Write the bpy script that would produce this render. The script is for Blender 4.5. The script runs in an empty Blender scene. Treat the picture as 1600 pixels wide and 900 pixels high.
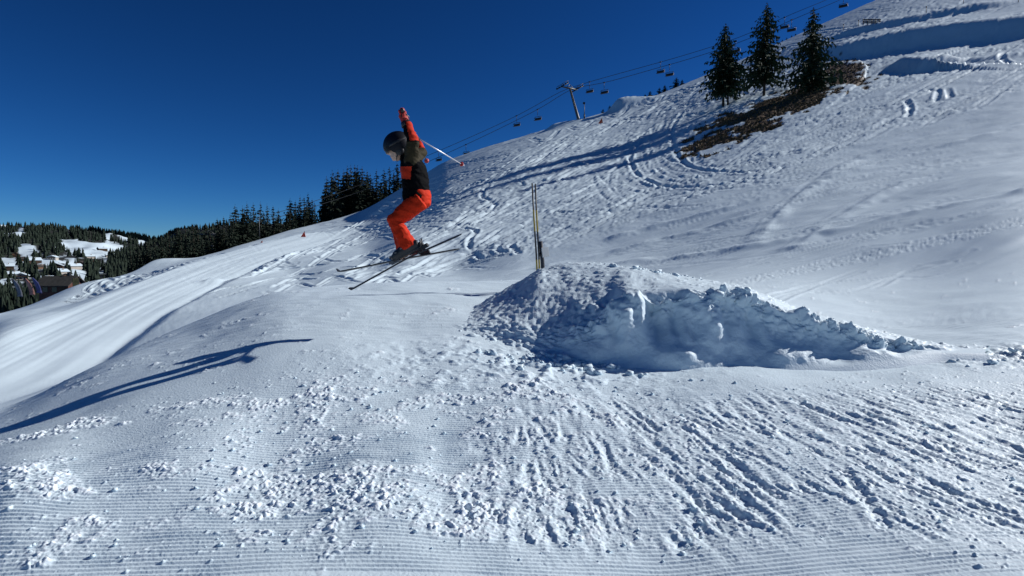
import bpy, math, random
import numpy as np
from mathutils import Vector, Matrix

random.seed(7)
rng = np.random.default_rng(11)
SC = bpy.context.scene
COL = SC.collection

# ------------------------------------------------------------------ camera, sky, sun, exposure
FPX, HC, HORIZON = 873.0, 1.2, 400.0            # focal length in photo pixels, eye height, eye level row
PITCH = math.atan((450.0 - HORIZON) / FPX)
cd = bpy.data.cameras.new('camera')
cam = bpy.data.objects.new('camera', cd)
COL.objects.link(cam)
cam.location = (0, 0, HC)
cam.rotation_euler = (math.radians(90) - PITCH, 0, 0)
cd.sensor_width = 36.0
cd.lens = FPX / 1600 * 36.0
cd.clip_start = 0.05
cd.clip_end = 8000
SC.camera = cam

SUN = Vector((0.79, 0.27, 0.50)).normalized()    # direction towards the sun
sun_el = math.asin(SUN.z)
sun_az = math.atan2(SUN.x, SUN.y)
W = bpy.data.worlds.new('World')
SC.world = W
W.use_nodes = True
wn = W.node_tree.nodes
wl = W.node_tree.links
wn.clear()
sky = wn.new('ShaderNodeTexSky')
sky.sky_type = 'NISHITA'
sky.sun_disc = False
sky.sun_elevation = sun_el
sky.sun_rotation = sun_az
sky.altitude = 3000
sky.air_density = 1.0
sky.dust_density = 0.0
sky.ozone_density = 8.0
gam = wn.new('ShaderNodeGamma')
gam.inputs['Gamma'].default_value = 1.5
hsv = wn.new('ShaderNodeHueSaturation')
hsv.inputs['Hue'].default_value = 0.493
hsv.inputs['Saturation'].default_value = 1.10
hsv.inputs['Value'].default_value = 0.6
bg = wn.new('ShaderNodeBackground')
bg.inputs['Strength'].default_value = 0.06
wo = wn.new('ShaderNodeOutputWorld')
wl.new(sky.outputs[0], hsv.inputs['Color'])
wl.new(hsv.outputs[0], gam.inputs['Color'])
wl.new(gam.outputs[0], bg.inputs['Color'])
wl.new(bg.outputs[0], wo.inputs['Surface'])

sd = bpy.data.lights.new('sun', 'SUN')
sd.energy = 5.0
sd.angle = math.radians(0.5)
sd.color = (1.0, 0.985, 0.96)
so = bpy.data.objects.new('sun', sd)
COL.objects.link(so)
so.rotation_euler = (-SUN).to_track_quat('-Z', 'Y').to_euler()
so.location = (40, 10, 60)

vs = SC.view_settings
vs.view_transform = 'Standard'
vs.look = 'None'
vs.exposure = 0.0
vs.gamma = 1.0
vs.use_curve_mapping = False


# ------------------------------------------------------------------ helpers
def world(px, py, Y):
    """point on the line of sight of photo pixel (px, py) at forward distance Y (survey helper)"""
    px, py, Y = np.asarray(px, float), np.asarray(py, float), np.asarray(Y, float)
    cx, cy = (px - 800) / FPX, (450 - py) / FPX
    dy = math.cos(PITCH) + cy * math.sin(PITCH)
    dz = -math.sin(PITCH) + cy * math.cos(PITCH)
    k = Y / dy
    return np.stack([cx * k, Y + 0 * k, HC + dz * k], -1)


def WV(px, py, Y):
    return Vector(world(px, py, Y).tolist())


def sstep(a, b, x):
    t = np.clip((x - a) / (b - a), 0, 1)
    return t * t * (3 - 2 * t)


def _hash(ix, iy, iz, seed):
    h = (ix.astype(np.uint32) * np.uint32(374761393) + iy.astype(np.uint32) * np.uint32(668265263)
         + iz.astype(np.uint32) * np.uint32(2147483647) + np.uint32(seed * 974711 + 12345))
    h = (h ^ (h >> np.uint32(13))) * np.uint32(1274126177)
    h = h ^ (h >> np.uint32(16))
    h = h * np.uint32(2246822519)
    return h ^ (h >> np.uint32(15))


def perlin2(x, y, seed=0):
    x = np.asarray(x, np.float32)
    y = np.asarray(y, np.float32)
    fx, fy = np.floor(x), np.floor(y)
    ix, iy = fx.astype(np.int64), fy.astype(np.int64)
    x, y = x - fx, y - fy
    u, v = x * x * x * (x * (x * 6 - 15) + 10), y * y * y * (y * (y * 6 - 15) + 10)
    z0 = np.zeros(1, np.int64)

    def g(ox, oy):
        a = _hash(ix + ox, iy + oy, z0, seed).astype(np.float32) * np.float32(2 * math.pi / 4294967296.0)
        return np.cos(a) * (x - ox) + np.sin(a) * (y - oy)
    a, b, c, d = g(0, 0), g(1, 0), g(0, 1), g(1, 1)
    return ((a + u * (b - a)) * (1 - v) + (c + u * (d - c)) * v) * 1.5


def fbm2(x, y, octv=4, seed=0, gain=0.5):
    s, a = 0, 1.0
    for i in range(octv):
        s = s + a * perlin2(x * 2 ** i + 17.3 * i, y * 2 ** i - 9.1 * i, seed + i)
        a *= gain
    return s


def perlin3(x, y, z, seed=0):
    f = [np.floor(q) for q in (x, y, z)]
    i = [q.astype(np.int64) for q in f]
    x, y, z = x - f[0], y - f[1], z - f[2]
    u, v, w = [q * q * (3 - 2 * q) for q in (x, y, z)]

    def g(a, b, c):
        return _hash(i[0] + a, i[1] + b, i[2] + c, seed).astype(np.float64) / 2147483648.0 - 1
    def mix(a, b, t):
        return a + (b - a) * t
    return mix(mix(mix(g(0, 0, 0), g(1, 0, 0), u), mix(g(0, 1, 0), g(1, 1, 0), u), v),
               mix(mix(g(0, 0, 1), g(1, 0, 1), u), mix(g(0, 1, 1), g(1, 1, 1), u), v), w)


def fbm3(P, sc, octv=3, seed=0, gain=0.5):
    s, a = 0, 1.0
    for i in range(octv):
        q = P * sc * 2 ** i + 5.7 * i
        s = s + a * perlin3(q[:, 0], q[:, 1], q[:, 2], seed + i)
        a *= gain
    return s


def pchip(xk, yk, x):
    """monotone cubic through (xk, yk) evaluated at x; yk may carry trailing axes"""
    xk, yk, x = np.asarray(xk, float), np.asarray(yk, float), np.asarray(x, float)
    h = np.diff(xk)
    sh = (-1,) + (1,) * (yk.ndim - 1)
    hh = h.reshape(sh)
    d = np.diff(yk, axis=0) / hh
    m = np.zeros_like(yk)
    w1, w2 = 2 * hh[1:] + hh[:-1], hh[1:] + 2 * hh[:-1]
    with np.errstate(divide='ignore', invalid='ignore'):
        hm = (w1 + w2) / (w1 / d[:-1] + w2 / d[1:])
    m[1:-1] = np.where(d[:-1] * d[1:] > 0, hm, 0)
    m[0], m[-1] = d[0], d[-1]
    i = np.clip(np.searchsorted(xk, x) - 1, 0, len(xk) - 2)
    t = ((x - xk[i]) / h[i]).reshape(sh)
    hi = h[i].reshape(sh)
    return ((2 * t**3 - 3 * t**2 + 1) * yk[i] + (t**3 - 2 * t**2 + t) * hi * m[i]
            + (-2 * t**3 + 3 * t**2) * yk[i + 1] + (t**3 - t**2) * hi * m[i + 1])


def mesh_np(name, V, F, smooth=True, fmat=None):
    """mesh from arrays; F is an (m,3) or (m,4) array or a list of polygons"""
    me = bpy.data.meshes.new(name)
    V = np.asarray(V, np.float32)
    if isinstance(F, np.ndarray):
        n, k = F.shape
        me.vertices.add(len(V))
        me.vertices.foreach_set('co', V.ravel())
        me.loops.add(n * k)
        me.loops.foreach_set('vertex_index', F.astype(np.int32).ravel())
        me.polygons.add(n)
        me.polygons.foreach_set('loop_start', np.arange(0, n * k, k, dtype=np.int32))
        me.update(calc_edges=True)
    else:
        me.from_pydata(V.tolist(), [], F)
        me.update()
    me.polygons.foreach_set('use_smooth', np.full(len(me.polygons), smooth))
    if fmat is not None:
        me.polygons.foreach_set('material_index', np.asarray(fmat, np.int32))
    me.validate()
    return me


def link(name, me, mats, parent=None, loc=(0, 0, 0)):
    o = bpy.data.objects.new(name, me)
    COL.objects.link(o)
    if mats is not None:
        for m in (mats if isinstance(mats, (list, tuple)) else [mats]):
            if not any(x is m for x in me.materials):
                me.materials.append(m)
    o.parent = parent
    o.location = loc
    return o


def tag(o, label=None, cat=None, group=None, kind=None):
    if label: o['label'] = label
    if cat: o['category'] = cat
    if group: o['group'] = group
    if kind: o['kind'] = kind
    return o


def empty(name, loc, label, cat, group=None, rz=0.0):
    o = bpy.data.objects.new(name, None)
    COL.objects.link(o)
    o.location = loc
    o.rotation_euler = (0, 0, rz)
    o.empty_display_size = 0.2
    return tag(o, label, cat, group)


class MB:
    """collects boxes, tubes, lofts and quads; build() links them as ONE mesh object"""
    def __init__(s):
        s.v, s.f = [], []

    def add(s, V, F):
        b = len(s.v)
        s.v += [tuple(map(float, p)) for p in V]
        s.f += [tuple(int(i) + b for i in f) for f in F]
        return s

    def box(s, c, sz, R=None, taper=1.0):
        c = Vector(c)
        hx, hy, hz = [q / 2 for q in sz]
        P = []
        for z in (-1, 1):
            k = taper if z > 0 else 1.0
            for x, y in ((-1, -1), (1, -1), (1, 1), (-1, 1)):
                p = Vector((x * hx * k, y * hy * k, z * hz))
                P.append(c + (R @ p if R else p))
        return s.add(P, [(3, 2, 1, 0), (4, 5, 6, 7), (0, 1, 5, 4), (1, 2, 6, 5), (2, 3, 7, 6), (3, 0, 4, 7)])

    def loft(s, pts, rad, n=12, up=(0, 0, 1), cap=True):
        """tube through pts; rad entries are r or (r_side, r_up)"""
        pts = [Vector(p) for p in pts]
        V, F = [], []
        m = len(pts)
        for i, p in enumerate(pts):
            t = (pts[min(i + 1, m - 1)] - pts[max(i - 1, 0)]).normalized()
            u = Vector(up)
            if abs(t.dot(u)) > 0.97: u = Vector((1, 0, 0))
            a = t.cross(u).normalized()
            b = a.cross(t).normalized()
            r = rad[i]
            ra, rb = r if isinstance(r, (tuple, list)) else (r, r)
            for k in range(n):
                w = 2 * math.pi * k / n
                V.append(p + a * (ra * math.cos(w)) + b * (rb * math.sin(w)))
        for i in range(m - 1):
            for k in range(n):
                F.append((i * n + k, i * n + (k + 1) % n, (i + 1) * n + (k + 1) % n, (i + 1) * n + k))
        if cap:
            V += [pts[0], pts[-1]]
            for k in range(n):
                F.append((m * n, (k + 1) % n, k))
                F.append((m * n + 1, (m - 1) * n + k, (m - 1) * n + (k + 1) % n))
        return s.add(V, F)

    def tube(s, a, b, r, r2=None, n=8):
        return s.loft([a, b], [r, r if r2 is None else r2], n)

    def ball(s, c, r, R=None, nu=16, nv=10, cut=None):
        c = Vector(c)
        r = r if isinstance(r, (tuple, list)) else (r, r, r)
        V, F = [], []
        for j in range(nv + 1):
            th = math.pi * j / nv
            for i in range(nu):
                ph = 2 * math.pi * i / nu
                p = Vector((r[0] * math.sin(th) * math.cos(ph), r[1] * math.sin(th) * math.sin(ph), r[2] * math.cos(th)))
                V.append(c + (R @ p if R else p))
        for j in range(nv):
            for i in range(nu):
                F.append((j * nu + i, (j + 1) * nu + i, (j + 1) * nu + (i + 1) % nu, j * nu + (i + 1) % nu))
        return s.add(V, F)

    def quad(s, a, b, c, d):
        return s.add([a, b, c, d], [(0, 1, 2, 3)])

    def build(s, name, mats, parent=None, smooth=True, origin=None, bevel=0.0):
        o0 = Vector(origin) if origin is not None else Vector((0, 0, 0))
        if parent is not None and origin is None:
            q = parent
            while q is not None:
                o0 = o0 + q.location
                q = q.parent
        me = mesh_np(name, np.array(s.v) - np.array(o0), [list(f) for f in s.f], smooth)
        o = link(name, me, mats, parent)
        if origin is not None and parent is None:
            o.location = o0
        if bevel:
            b = o.modifiers.new('bevel', 'BEVEL')
            b.width = bevel
            b.segments = 2
            b.limit_method = 'ANGLE'
        return o


def bake(o):
    """apply the modifiers of o"""
    dg = bpy.context.evaluated_depsgraph_get()
    dg.update()
    me = bpy.data.meshes.new_from_object(o.evaluated_get(dg))
    old = o.data
    o.modifiers.clear()
    o.data = me
    me.name = old.name
    bpy.data.meshes.remove(old)
    me.polygons.foreach_set('use_smooth', np.full(len(me.polygons), True))
    return o


def fuse(o, voxel, smooth=6):
    m = o.modifiers.new('r', 'REMESH')
    m.mode = 'VOXEL'
    m.voxel_size = voxel
    m.use_smooth_shade = True
    if smooth:
        q = o.modifiers.new('s', 'SMOOTH')
        q.iterations = smooth
        q.factor = 0.5
    return bake(o)


# ------------------------------------------------------------------ materials
def mat(name, color, rough=0.6, metal=0.0, var=0.0, vscale=8.0, bump=0.0, bscale=40.0, bdist=0.01, spec=0.4, coat=0.0):
    m = bpy.data.materials.new(name)
    m.use_nodes = True
    nt = m.node_tree
    p = nt.nodes['Principled BSDF']
    p.inputs['Base Color'].default_value = (*color, 1)
    p.inputs['Roughness'].default_value = rough
    p.inputs['Metallic'].default_value = metal
    p.inputs['Specular IOR Level'].default_value = spec
    p.inputs['Coat Weight'].default_value = coat
    tc = nt.nodes.new('ShaderNodeTexCoord')
    if var:
        n = nt.nodes.new('ShaderNodeTexNoise')
        n.inputs['Scale'].default_value = vscale
        n.inputs['Detail'].default_value = 4
        r = nt.nodes.new('ShaderNodeValToRGB')
        r.color_ramp.elements[0].position = 0.3
        r.color_ramp.elements[1].position = 0.7
        r.color_ramp.elements[0].color = (*[max(0, c * (1 - var)) for c in color], 1)
        r.color_ramp.elements[1].color = (*[min(1, c * (1 + var)) for c in color], 1)
        nt.links.new(tc.outputs['Object'], n.inputs['Vector'])
        nt.links.new(n.outputs['Fac'], r.inputs['Fac'])
        nt.links.new(r.outputs['Color'], p.inputs['Base Color'])
    if bump:
        n = nt.nodes.new('ShaderNodeTexNoise')
        n.inputs['Scale'].default_value = bscale
        n.inputs['Detail'].default_value = 5
        b = nt.nodes.new('ShaderNodeBump')
        b.inputs['Strength'].default_value = bump
        b.inputs['Distance'].default_value = bdist
        nt.links.new(tc.outputs['Object'], n.inputs['Vector'])
        nt.links.new(n.outputs['Fac'], b.inputs['Height'])
        nt.links.new(b.outputs['Normal'], p.inputs['Normal'])
    return m


SNOW = (0.63, 0.745, 0.815)


def snow_mat(name, grass=False):
    m = mat(name, SNOW, 0.55, bump=0.35, bscale=70, bdist=0.012, spec=0.25)
    nt = m.node_tree
    p = nt.nodes['Principled BSDF']
    tc = [n for n in nt.nodes if n.type == 'TEX_COORD'][0]
    n = nt.nodes.new('ShaderNodeTexNoise')
    n.inputs['Scale'].default_value = 0.35
    n.inputs['Detail'].default_value = 8
    n.inputs['Roughness'].default_value = 0.65
    nt.links.new(tc.outputs['Object'], n.inputs['Vector'])
    r = nt.nodes.new('ShaderNodeValToRGB')
    r.color_ramp.elements[0].position = 0.3
    r.color_ramp.elements[1].position = 0.7
    r.color_ramp.elements[0].color = (0.59, 0.70, 0.765, 1)
    r.color_ramp.elements[1].color = (0.66, 0.775, 0.845, 1)
    nt.links.new(n.outputs['Fac'], r.inputs['Fac'])
    out = r.outputs['Color']
    if grass:
        fa = nt.nodes.new('ShaderNodeAttribute')
        fa.attribute_name = 'fresh'
        fm = nt.nodes.new('ShaderNodeMix')
        fm.data_type = 'RGBA'
        nt.links.new(fa.outputs['Fac'], fm.inputs[0])
        nt.links.new(out, fm.inputs[6])
        fm.inputs[7].default_value = (0.79, 0.86, 0.92, 1)
        out = fm.outputs[2]
        a = nt.nodes.new('ShaderNodeAttribute')
        a.attribute_name = 'bare'
        g = nt.nodes.new('ShaderNodeTexNoise')
        g.inputs['Scale'].default_value = 1.7
        g.inputs['Detail'].default_value = 6
        nt.links.new(tc.outputs['Object'], g.inputs['Vector'])
        gr = nt.nodes.new('ShaderNodeValToRGB')
        gr.color_ramp.elements[0].position = 0.35
        gr.color_ramp.elements[1].position = 0.68
        gr.color_ramp.elements[0].color = (0.035, 0.026, 0.016, 1)
        gr.color_ramp.elements[1].color = (0.17, 0.105, 0.048, 1)
        nt.links.new(g.outputs['Fac'], gr.inputs['Fac'])
        mx = nt.nodes.new('ShaderNodeMix')
        mx.data_type = 'RGBA'
        nt.links.new(a.outputs['Fac'], mx.inputs[0])
        nt.links.new(out, mx.inputs[6])
        nt.links.new(gr.outputs['Color'], mx.inputs[7])
        out = mx.outputs[2]
    nt.links.new(out, p.inputs['Base Color'])
    return m


M_GROUND = snow_mat('snow_piste', True)
M_SNOW = snow_mat('snow_heap')
M_HILL = mat('far_snow', SNOW, 0.7, var=0.05, vscale=0.02)
M_NEEDLE = mat('spruce_needles', (0.04, 0.062, 0.032), 0.75, var=0.35, vscale=1.2, spec=0.2)
M_NEEDLE2 = mat('fir_needles', (0.014, 0.024, 0.015), 0.8, var=0.35, vscale=0.6, spec=0.2)
M_BARK = mat('bark', (0.05, 0.035, 0.025), 0.9, var=0.4, vscale=5, bump=0.5, bscale=15, bdist=0.03)
M_DRY = mat('dry_grass', (0.11, 0.075, 0.035), 0.9, var=0.5, vscale=1.5)
M_STEEL = mat('galvanised_steel', (0.10, 0.105, 0.11), 0.5, 0.6, var=0.2, vscale=3)
M_DARK = mat('dark_steel', (0.03, 0.032, 0.036), 0.5, 0.4, var=0.2, vscale=4)
M_CABLE = mat('steel_cable', (0.05, 0.055, 0.06), 0.5, 0.5, var=0.1)
M_SEAT = mat('chair_vinyl', (0.03, 0.03, 0.035), 0.6, var=0.2)
M_RED = mat('red_flag_cloth', (0.62, 0.06, 0.035), 0.7, var=0.15)

# ------------------------------------------------------------------ the ground: survey table
# columns: photo azimuth (px); rows: stations from the photographer's feet to behind the ridge, each (distance, row)
GX = [-700, -250, 0, 150, 300, 450, 560, 640, 700, 820, 1000, 1200, 1400, 1600, 1900, 2500]
GT = {
    -700: [(1.00, 1620), (2.00, 1010), (3.20, 850), (4.00, 800), (4.80, 790), (8.00, 850), (14.00, 720), (22.00, 620), (30.00, 560), (34.00, 540), (44.00, 640), (70.00, 760)],
    -250: [(1.00, 1580), (2.10, 950), (3.30, 780), (4.15, 735), (5.20, 700), (8.50, 760), (16.00, 650), (26.00, 570), (36.00, 520), (40.00, 512), (52.00, 600), (80.00, 730)],
    0: [(1.00, 1560), (2.20, 915), (3.09, 725), (4.15, 675), (5.60, 640), (9.14, 700), (19.36, 590), (27.64, 530), (37.16, 497), (50.00, 489), (64.00, 560), (95.00, 680)],
    150: [(1.00, 1540), (2.20, 910), (3.23, 705), (4.35, 625), (5.94, 572), (10.23, 640), (27.22, 520), (45.15, 470), (60.82, 448), (82.00, 441), (100.00, 500), (140.00, 620)],
    300: [(1.00, 1530), (2.20, 905), (3.31, 685), (4.61, 580), (7.09, 505), (12.13, 560), (38.36, 462), (55.48, 428), (77.10, 411), (104.00, 405), (125.00, 450), (170.00, 560)],
    450: [(1.00, 1520), (2.20, 900), (3.44, 675), (4.72, 545), (7.74, 453), (14.40, 495), (45.72, 438), (61.63, 400), (114.94, 374), (155.00, 361), (185.00, 395), (240.00, 500)],
    560: [(1.00, 1520), (2.20, 900), (3.41, 672), (4.88, 534), (8.12, 444), (15.96, 470), (36.26, 440), (61.19, 393), (125.92, 350), (188.00, 331), (225.00, 365), (290.00, 470)],
    640: [(1.00, 1520), (2.20, 900), (3.45, 670), (4.98, 532), (8.16, 441), (16.43, 464), (35.17, 438), (53.01, 380), (118.04, 320), (185.00, 286), (225.00, 320), (290.00, 440)],
    700: [(1.00, 1520), (2.20, 900), (3.50, 670), (4.87, 536), (8.44, 440), (16.68, 462), (36.19, 434), (53.95, 366), (102.09, 300), (175.00, 251), (215.00, 285), (280.00, 410)],
    820: [(1.00, 1520), (2.20, 900), (3.43, 672), (4.82, 548), (8.91, 438), (18.18, 456), (29.42, 428), (56.60, 338), (97.62, 266), (165.00, 212), (205.00, 240), (270.00, 370)],
    1000: [(1.00, 1510), (2.20, 900), (3.35, 676), (4.56, 576), (8.38, 452), (17.00, 446), (27.21, 402), (54.43, 300), (98.74, 228), (170.00, 158), (205.00, 180), (270.00, 300)],
    1200: [(1.00, 1500), (2.15, 900), (3.21, 690), (4.33, 585), (8.27, 478), (14.91, 434), (23.34, 368), (47.37, 264), (95.00, 160), (190.00, 75), (225.00, 95), (290.00, 200)],
    1400: [(1.00, 1490), (2.10, 900), (3.07, 700), (4.36, 580), (7.35, 508), (12.58, 446), (19.37, 348), (43.08, 234), (90.00, 110), (200.00, -12), (270.00, 0), (340.00, 100)],
    1600: [(1.00, 1480), (2.05, 900), (3.11, 700), (4.43, 572), (6.59, 496), (11.89, 418), (17.14, 320), (40.27, 196), (86.00, 72), (210.00, -80), (310.00, -70), (390.00, 40)],
    1900: [(1.00, 1470), (2.00, 890), (3.04, 690), (4.51, 555), (6.85, 470), (11.67, 380), (18.78, 270), (40.40, 140), (86.00, 0), (230.00, -180), (330.00, -170), (420.00, -60)],
    2500: [(1.00, 1450), (2.00, 870), (3.00, 670), (4.50, 520), (7.00, 430), (12.00, 325), (23.00, 200), (44.00, 50), (92.00, -110), (280.00, -330), (330.00, -320), (420.00, -200)],
}
TL = np.log([[q[0] for q in GT[x]] for x in GX])
TP = np.array([[q[1] for q in GT[x]] for x in GX], float)
cols = np.concatenate([np.linspace(-700, -20, 70, endpoint=False), np.linspace(-20, 1620, 900, endpoint=False), np.linspace(1620, 2500, 71)])
ROWN = [24, 330, 200, 130, 36, 60, 90, 90, 110, 12, 6]
srow = np.concatenate([np.linspace(i, i + 1, n, endpoint=False) for i, n in enumerate(ROWN)] + [[len(ROWN)]])
cL = pchip(GX, TL, cols)                       # (cols, layers)
cP = pchip(GX, TP, cols)
GLY = pchip(np.arange(12), cL.T, srow)         # (rows, cols) log distance
GPY = pchip(np.arange(12), cP.T, srow)
NR, NC = GLY.shape
GPX = np.broadcast_to(cols, (NR, NC))
GV = world(GPX, GPY, np.exp(GLY))
row_of_layer = np.searchsorted(srow, np.arange(12))


def ground_rc(px, py, l0=5, l1=9):
    """grid position of photo pixel (px, py) on the part of the slope between stations l0 and l1"""
    c = float(np.interp(px, cols, np.arange(NC)))
    ci = int(round(c))
    a, b = row_of_layer[l0], row_of_layer[l1]
    seg = GPY[a:b + 1, ci]
    mono = np.maximum.accumulate(seg[::-1])
    r = float(np.interp(py, mono, np.arange(b, a - 1, -1)))
    return r, c


def ground_pt(px, py, l0=5, l1=9):
    r, c = ground_rc(px, py, l0, l1)
    return Vector(GV[int(round(r)), int(round(c))].tolist())


X, Yv = GV[..., 0], GV[..., 1]
lay = np.broadcast_to(srow[:, None], (NR, NC))
near = 1 - sstep(4.6, 5.2, lay)
far = sstep(5.0, 5.8, lay)
dz = np.zeros((NR, NC))

# broad unevenness
dz += near * 0.02 * fbm2(X * 0.8, Yv * 0.8, 3, 1)
dz += far * (0.10 * fbm2(X * 0.12, Yv * 0.12, 3, 2) + 0.02 * fbm2(X * 0.6, Yv * 0.6, 2, 3))

# ---- foreground relief: corduroy, crumbs, edge marks
rn = slice(0, row_of_layer[5])
x, y = X[rn], Yv[rn]
px, py = GPX[rn], GPY[rn]
crumbs = fbm2(x * 1.1 + 3, y * 1.6, 3, 20)
m_left = np.exp(-(((x + 0.75) / 1.0) ** 2 + ((y - 2.75) / 0.42) ** 2)) * 1.0
m_left = np.maximum(m_left, 0.95 * np.exp(-(((x + 0.3) / 0.8) ** 2 + ((y - 3.75) / 0.33) ** 2)))
m_left = np.maximum(m_left, 0.8 * np.exp(-(((y - (3.95 + 0.08 * x)) / 0.14) ** 2)) * sstep(-4.6, -3.4, x) * (1 - sstep(-1.0, 0, x)))
m_left = np.maximum(m_left, 0.6 * np.exp(-(((x + 2.2) / 0.8) ** 2 + ((y - 2.7) / 0.3) ** 2)))
mott = fbm2(x * 3.2, y * 4.6, 3, 21, 0.65)
m_left = sstep(0.36, 0.92, m_left * 0.9 + 0.40 * crumbs + 0.60 * mott)
side = sstep(-0.25, 0.35, x + 0.15 * crumbs) * sstep(2.22, 2.42, y + 0.05 * crumbs) * (1 - sstep(3.75, 4.05, y + 0.12 * crumbs - 0.02 * x))
cover = sstep(-0.55, 0.35, fbm2(x * 2.3, y * 3.0, 3, 56, 0.6) + 0.15)
side = sstep(-0.55, 0.55, x + 0.55 * crumbs + 0.25 * fbm2(x * 4, y * 4, 2, 62)) * sstep(2.2, 2.5, y + 0.10 * crumbs) * (1 - sstep(3.55, 4.1, y + 0.22 * crumbs - 0.02 * x))
side_full = side * (0.30 + 0.70 * cover) * (1 - 0.75 * sstep(2.9, 3.9, x - 1.2 * (y - 3)))
groom = (1 - 0.85 * m_left) * (1 - 0.9 * side_full) * (1 - sstep(4.3, 4.9, y + 0.2 * crumbs)) * (0.75 + 0.4 * perlin2(x * 0.9, y * 1.3, 9))
per = 0.0245
ph = (y + 0.012 * np.sin(x * 0.9) + 0.006 * fbm2(x * 1.5, y * 2, 2, 33)) / per
dz[rn] += np.clip(groom, 0, 1.2) * 0.0047 * np.sin(ph * 6.2832) * (1 - sstep(3.3, 4.6, y) * 0.6) * (0.8 + 0.5 * perlin2(x * 6, y * 14, 61))
c1 = fbm2(x * 15, y * 18, 3, 40, 0.7)
c2 = fbm2(x * 42, y * 46, 2, 44)
lumps = np.maximum(c1 + 0.35 * c2 - 0.05, 0)
dz[rn] += m_left * (0.006 + (0.0145 + 0.011 * sstep(0.1, 0.8, crumbs)) * np.minimum(lumps, 0.8) + 0.004 * c2)
m2 = sstep(0.0, 0.7, 0.6 * mott + 0.6 * crumbs + 0.15) * sstep(-3.6, -2.2, x) * (1 - sstep(0.2, 0.9, x)) * (1 - sstep(3.9, 4.4, y)) * sstep(2.25, 2.45, y)
c3 = np.maximum(fbm2(x * 27, y * 31, 2, 46, 0.6) - 0.12, 0)
dz[rn] += m2 * (1 - m_left) * 0.014 * np.minimum(c3, 0.7)
# edge marks running towards the photographer
sk = x + 0.20 * (y - 3) * (0.5 + 0.35 * x)
wv = 0.05 * fbm2(x * 1.5, y * 1.5, 2, 55)
t1 = perlin2((sk + wv) * 11, y * 2.0, 50)
t2 = perlin2((sk + wv) * 22, y * 5, 51)
t3 = fbm2(x * 24, y * 24, 3, 52, 0.65)
gate = sstep(-0.35, 0.25, fbm2(x * 1.3, y * 1.8, 2, 57) + 0.1)
dz[rn] += side_full * (0.008 * t1 * (0.5 + 0.7 * gate) + 0.005 * t2 * (0.4 + 0.6 * gate) + 0.0085 * np.maximum(t3, -0.1) - 0.006)
sr_ = random.Random(31)
jag = fbm2(x * 30, y * 30, 2, 58)
ST = np.zeros((NR, NC))
SR = np.zeros((NR, NC))
for i in range(330):
    yc = sr_.uniform(2.28, 4.02)
    xc = sr_.uniform(-0.35, 0.98 * yc)
    if sr_.random() < 0.25: xc = sr_.uniform(-0.35, 0.5)
    ci = int(np.interp(800 + FPX * xc / yc, cols, np.arange(NC)))
    ri = int(np.searchsorted(GV[:row_of_layer[5], ci, 1], yc))
    big_ = sr_.random() ** 3
    ln, wd = sr_.uniform(.04, .13) + .22 * big_, sr_.uniform(.008, .018) + .016 * big_
    dp = (sr_.uniform(.005, .013) + .014 * big_)
    an = -(0.10 + 0.16 * xc) * 0.9 + sr_.gauss(0, .16)
    r0, r1 = max(ri - 80, 0), min(ri + 81, row_of_layer[5])
    c0, c1 = max(ci - 70, 0), min(ci + 71, NC)
    sl = (slice(r0, r1), slice(c0, c1))
    ux, uy = X[sl] - xc, Yv[sl] - yc
    al_ = -ux * math.sin(-an) * -1 + uy * math.cos(an)
    ac_ = ux * math.cos(an) - uy * math.sin(an) + wd * .5 * jag[sl]
    en = 1 - sstep(ln * .75, ln * 1.05, np.abs(al_ + .02 * jag[sl]))
    ST[sl] = np.minimum(ST[sl], -dp * np.exp(-(ac_ / wd) ** 4) * en)
    SR[sl] = np.maximum(SR[sl], dp * en * (.45 * np.exp(-((ac_ + 1.9 * wd) / (.75 * wd)) ** 2) + .3 * np.exp(-((ac_ - 1.8 * wd) / (.6 * wd)) ** 2)))
dz += np.where(near > 0, 1, 0) * 0
dz[rn] += side_full * 0.58 * (ST[rn] + SR[rn] * (1 + .5 * jag))
# scattered small pellets, scuffs near the ramp
pel = np.maximum(fbm2(x * 24, y * 24, 2, 70) - 0.55, 0) * sstep(-0.2, 0.5, fbm2(x * 1.1, y * 1.1, 2, 71))
dz[rn] += 0.022 * pel * (1 - sstep(5.5, 7, y))
scuff = np.exp(-(((x - 0.1) / 1.1) ** 2 + ((y - 4.45) / 0.5) ** 2))
dz[rn] += scuff * (0.030 * np.maximum(fbm2(x * 6, y * 7, 3, 72, 0.6), -0.15))
rough_r = np.exp(-(((x - 4.6) / 0.9) ** 2 + ((y - 4.75) / 0.35) ** 2))
dz[rn] += rough_r * 0.04 * fbm2(x * 7, y * 9, 3, 73, 0.6)
# scraped run-in and a rough line across the groomed slope on the right
dz[rn] += 0.006 * fbm2(x * 3, y * 12, 2, 75) * sstep(4.5, 5.5, y) * (1 - sstep(7, 9, y))


# ---- tracks on the far slope
def smooth_line(pts, n):
    P = np.array(pts, float)
    s = np.concatenate([[0], np.cumsum(np.hypot(*np.diff(P, axis=0).T))])
    q = np.linspace(0, s[-1], n)
    if len(P) < 3:
        return np.stack([np.interp(q, s, P[:, 0]), np.interp(q, s, P[:, 1])], -1)
    return pchip(s, P, q)


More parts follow.
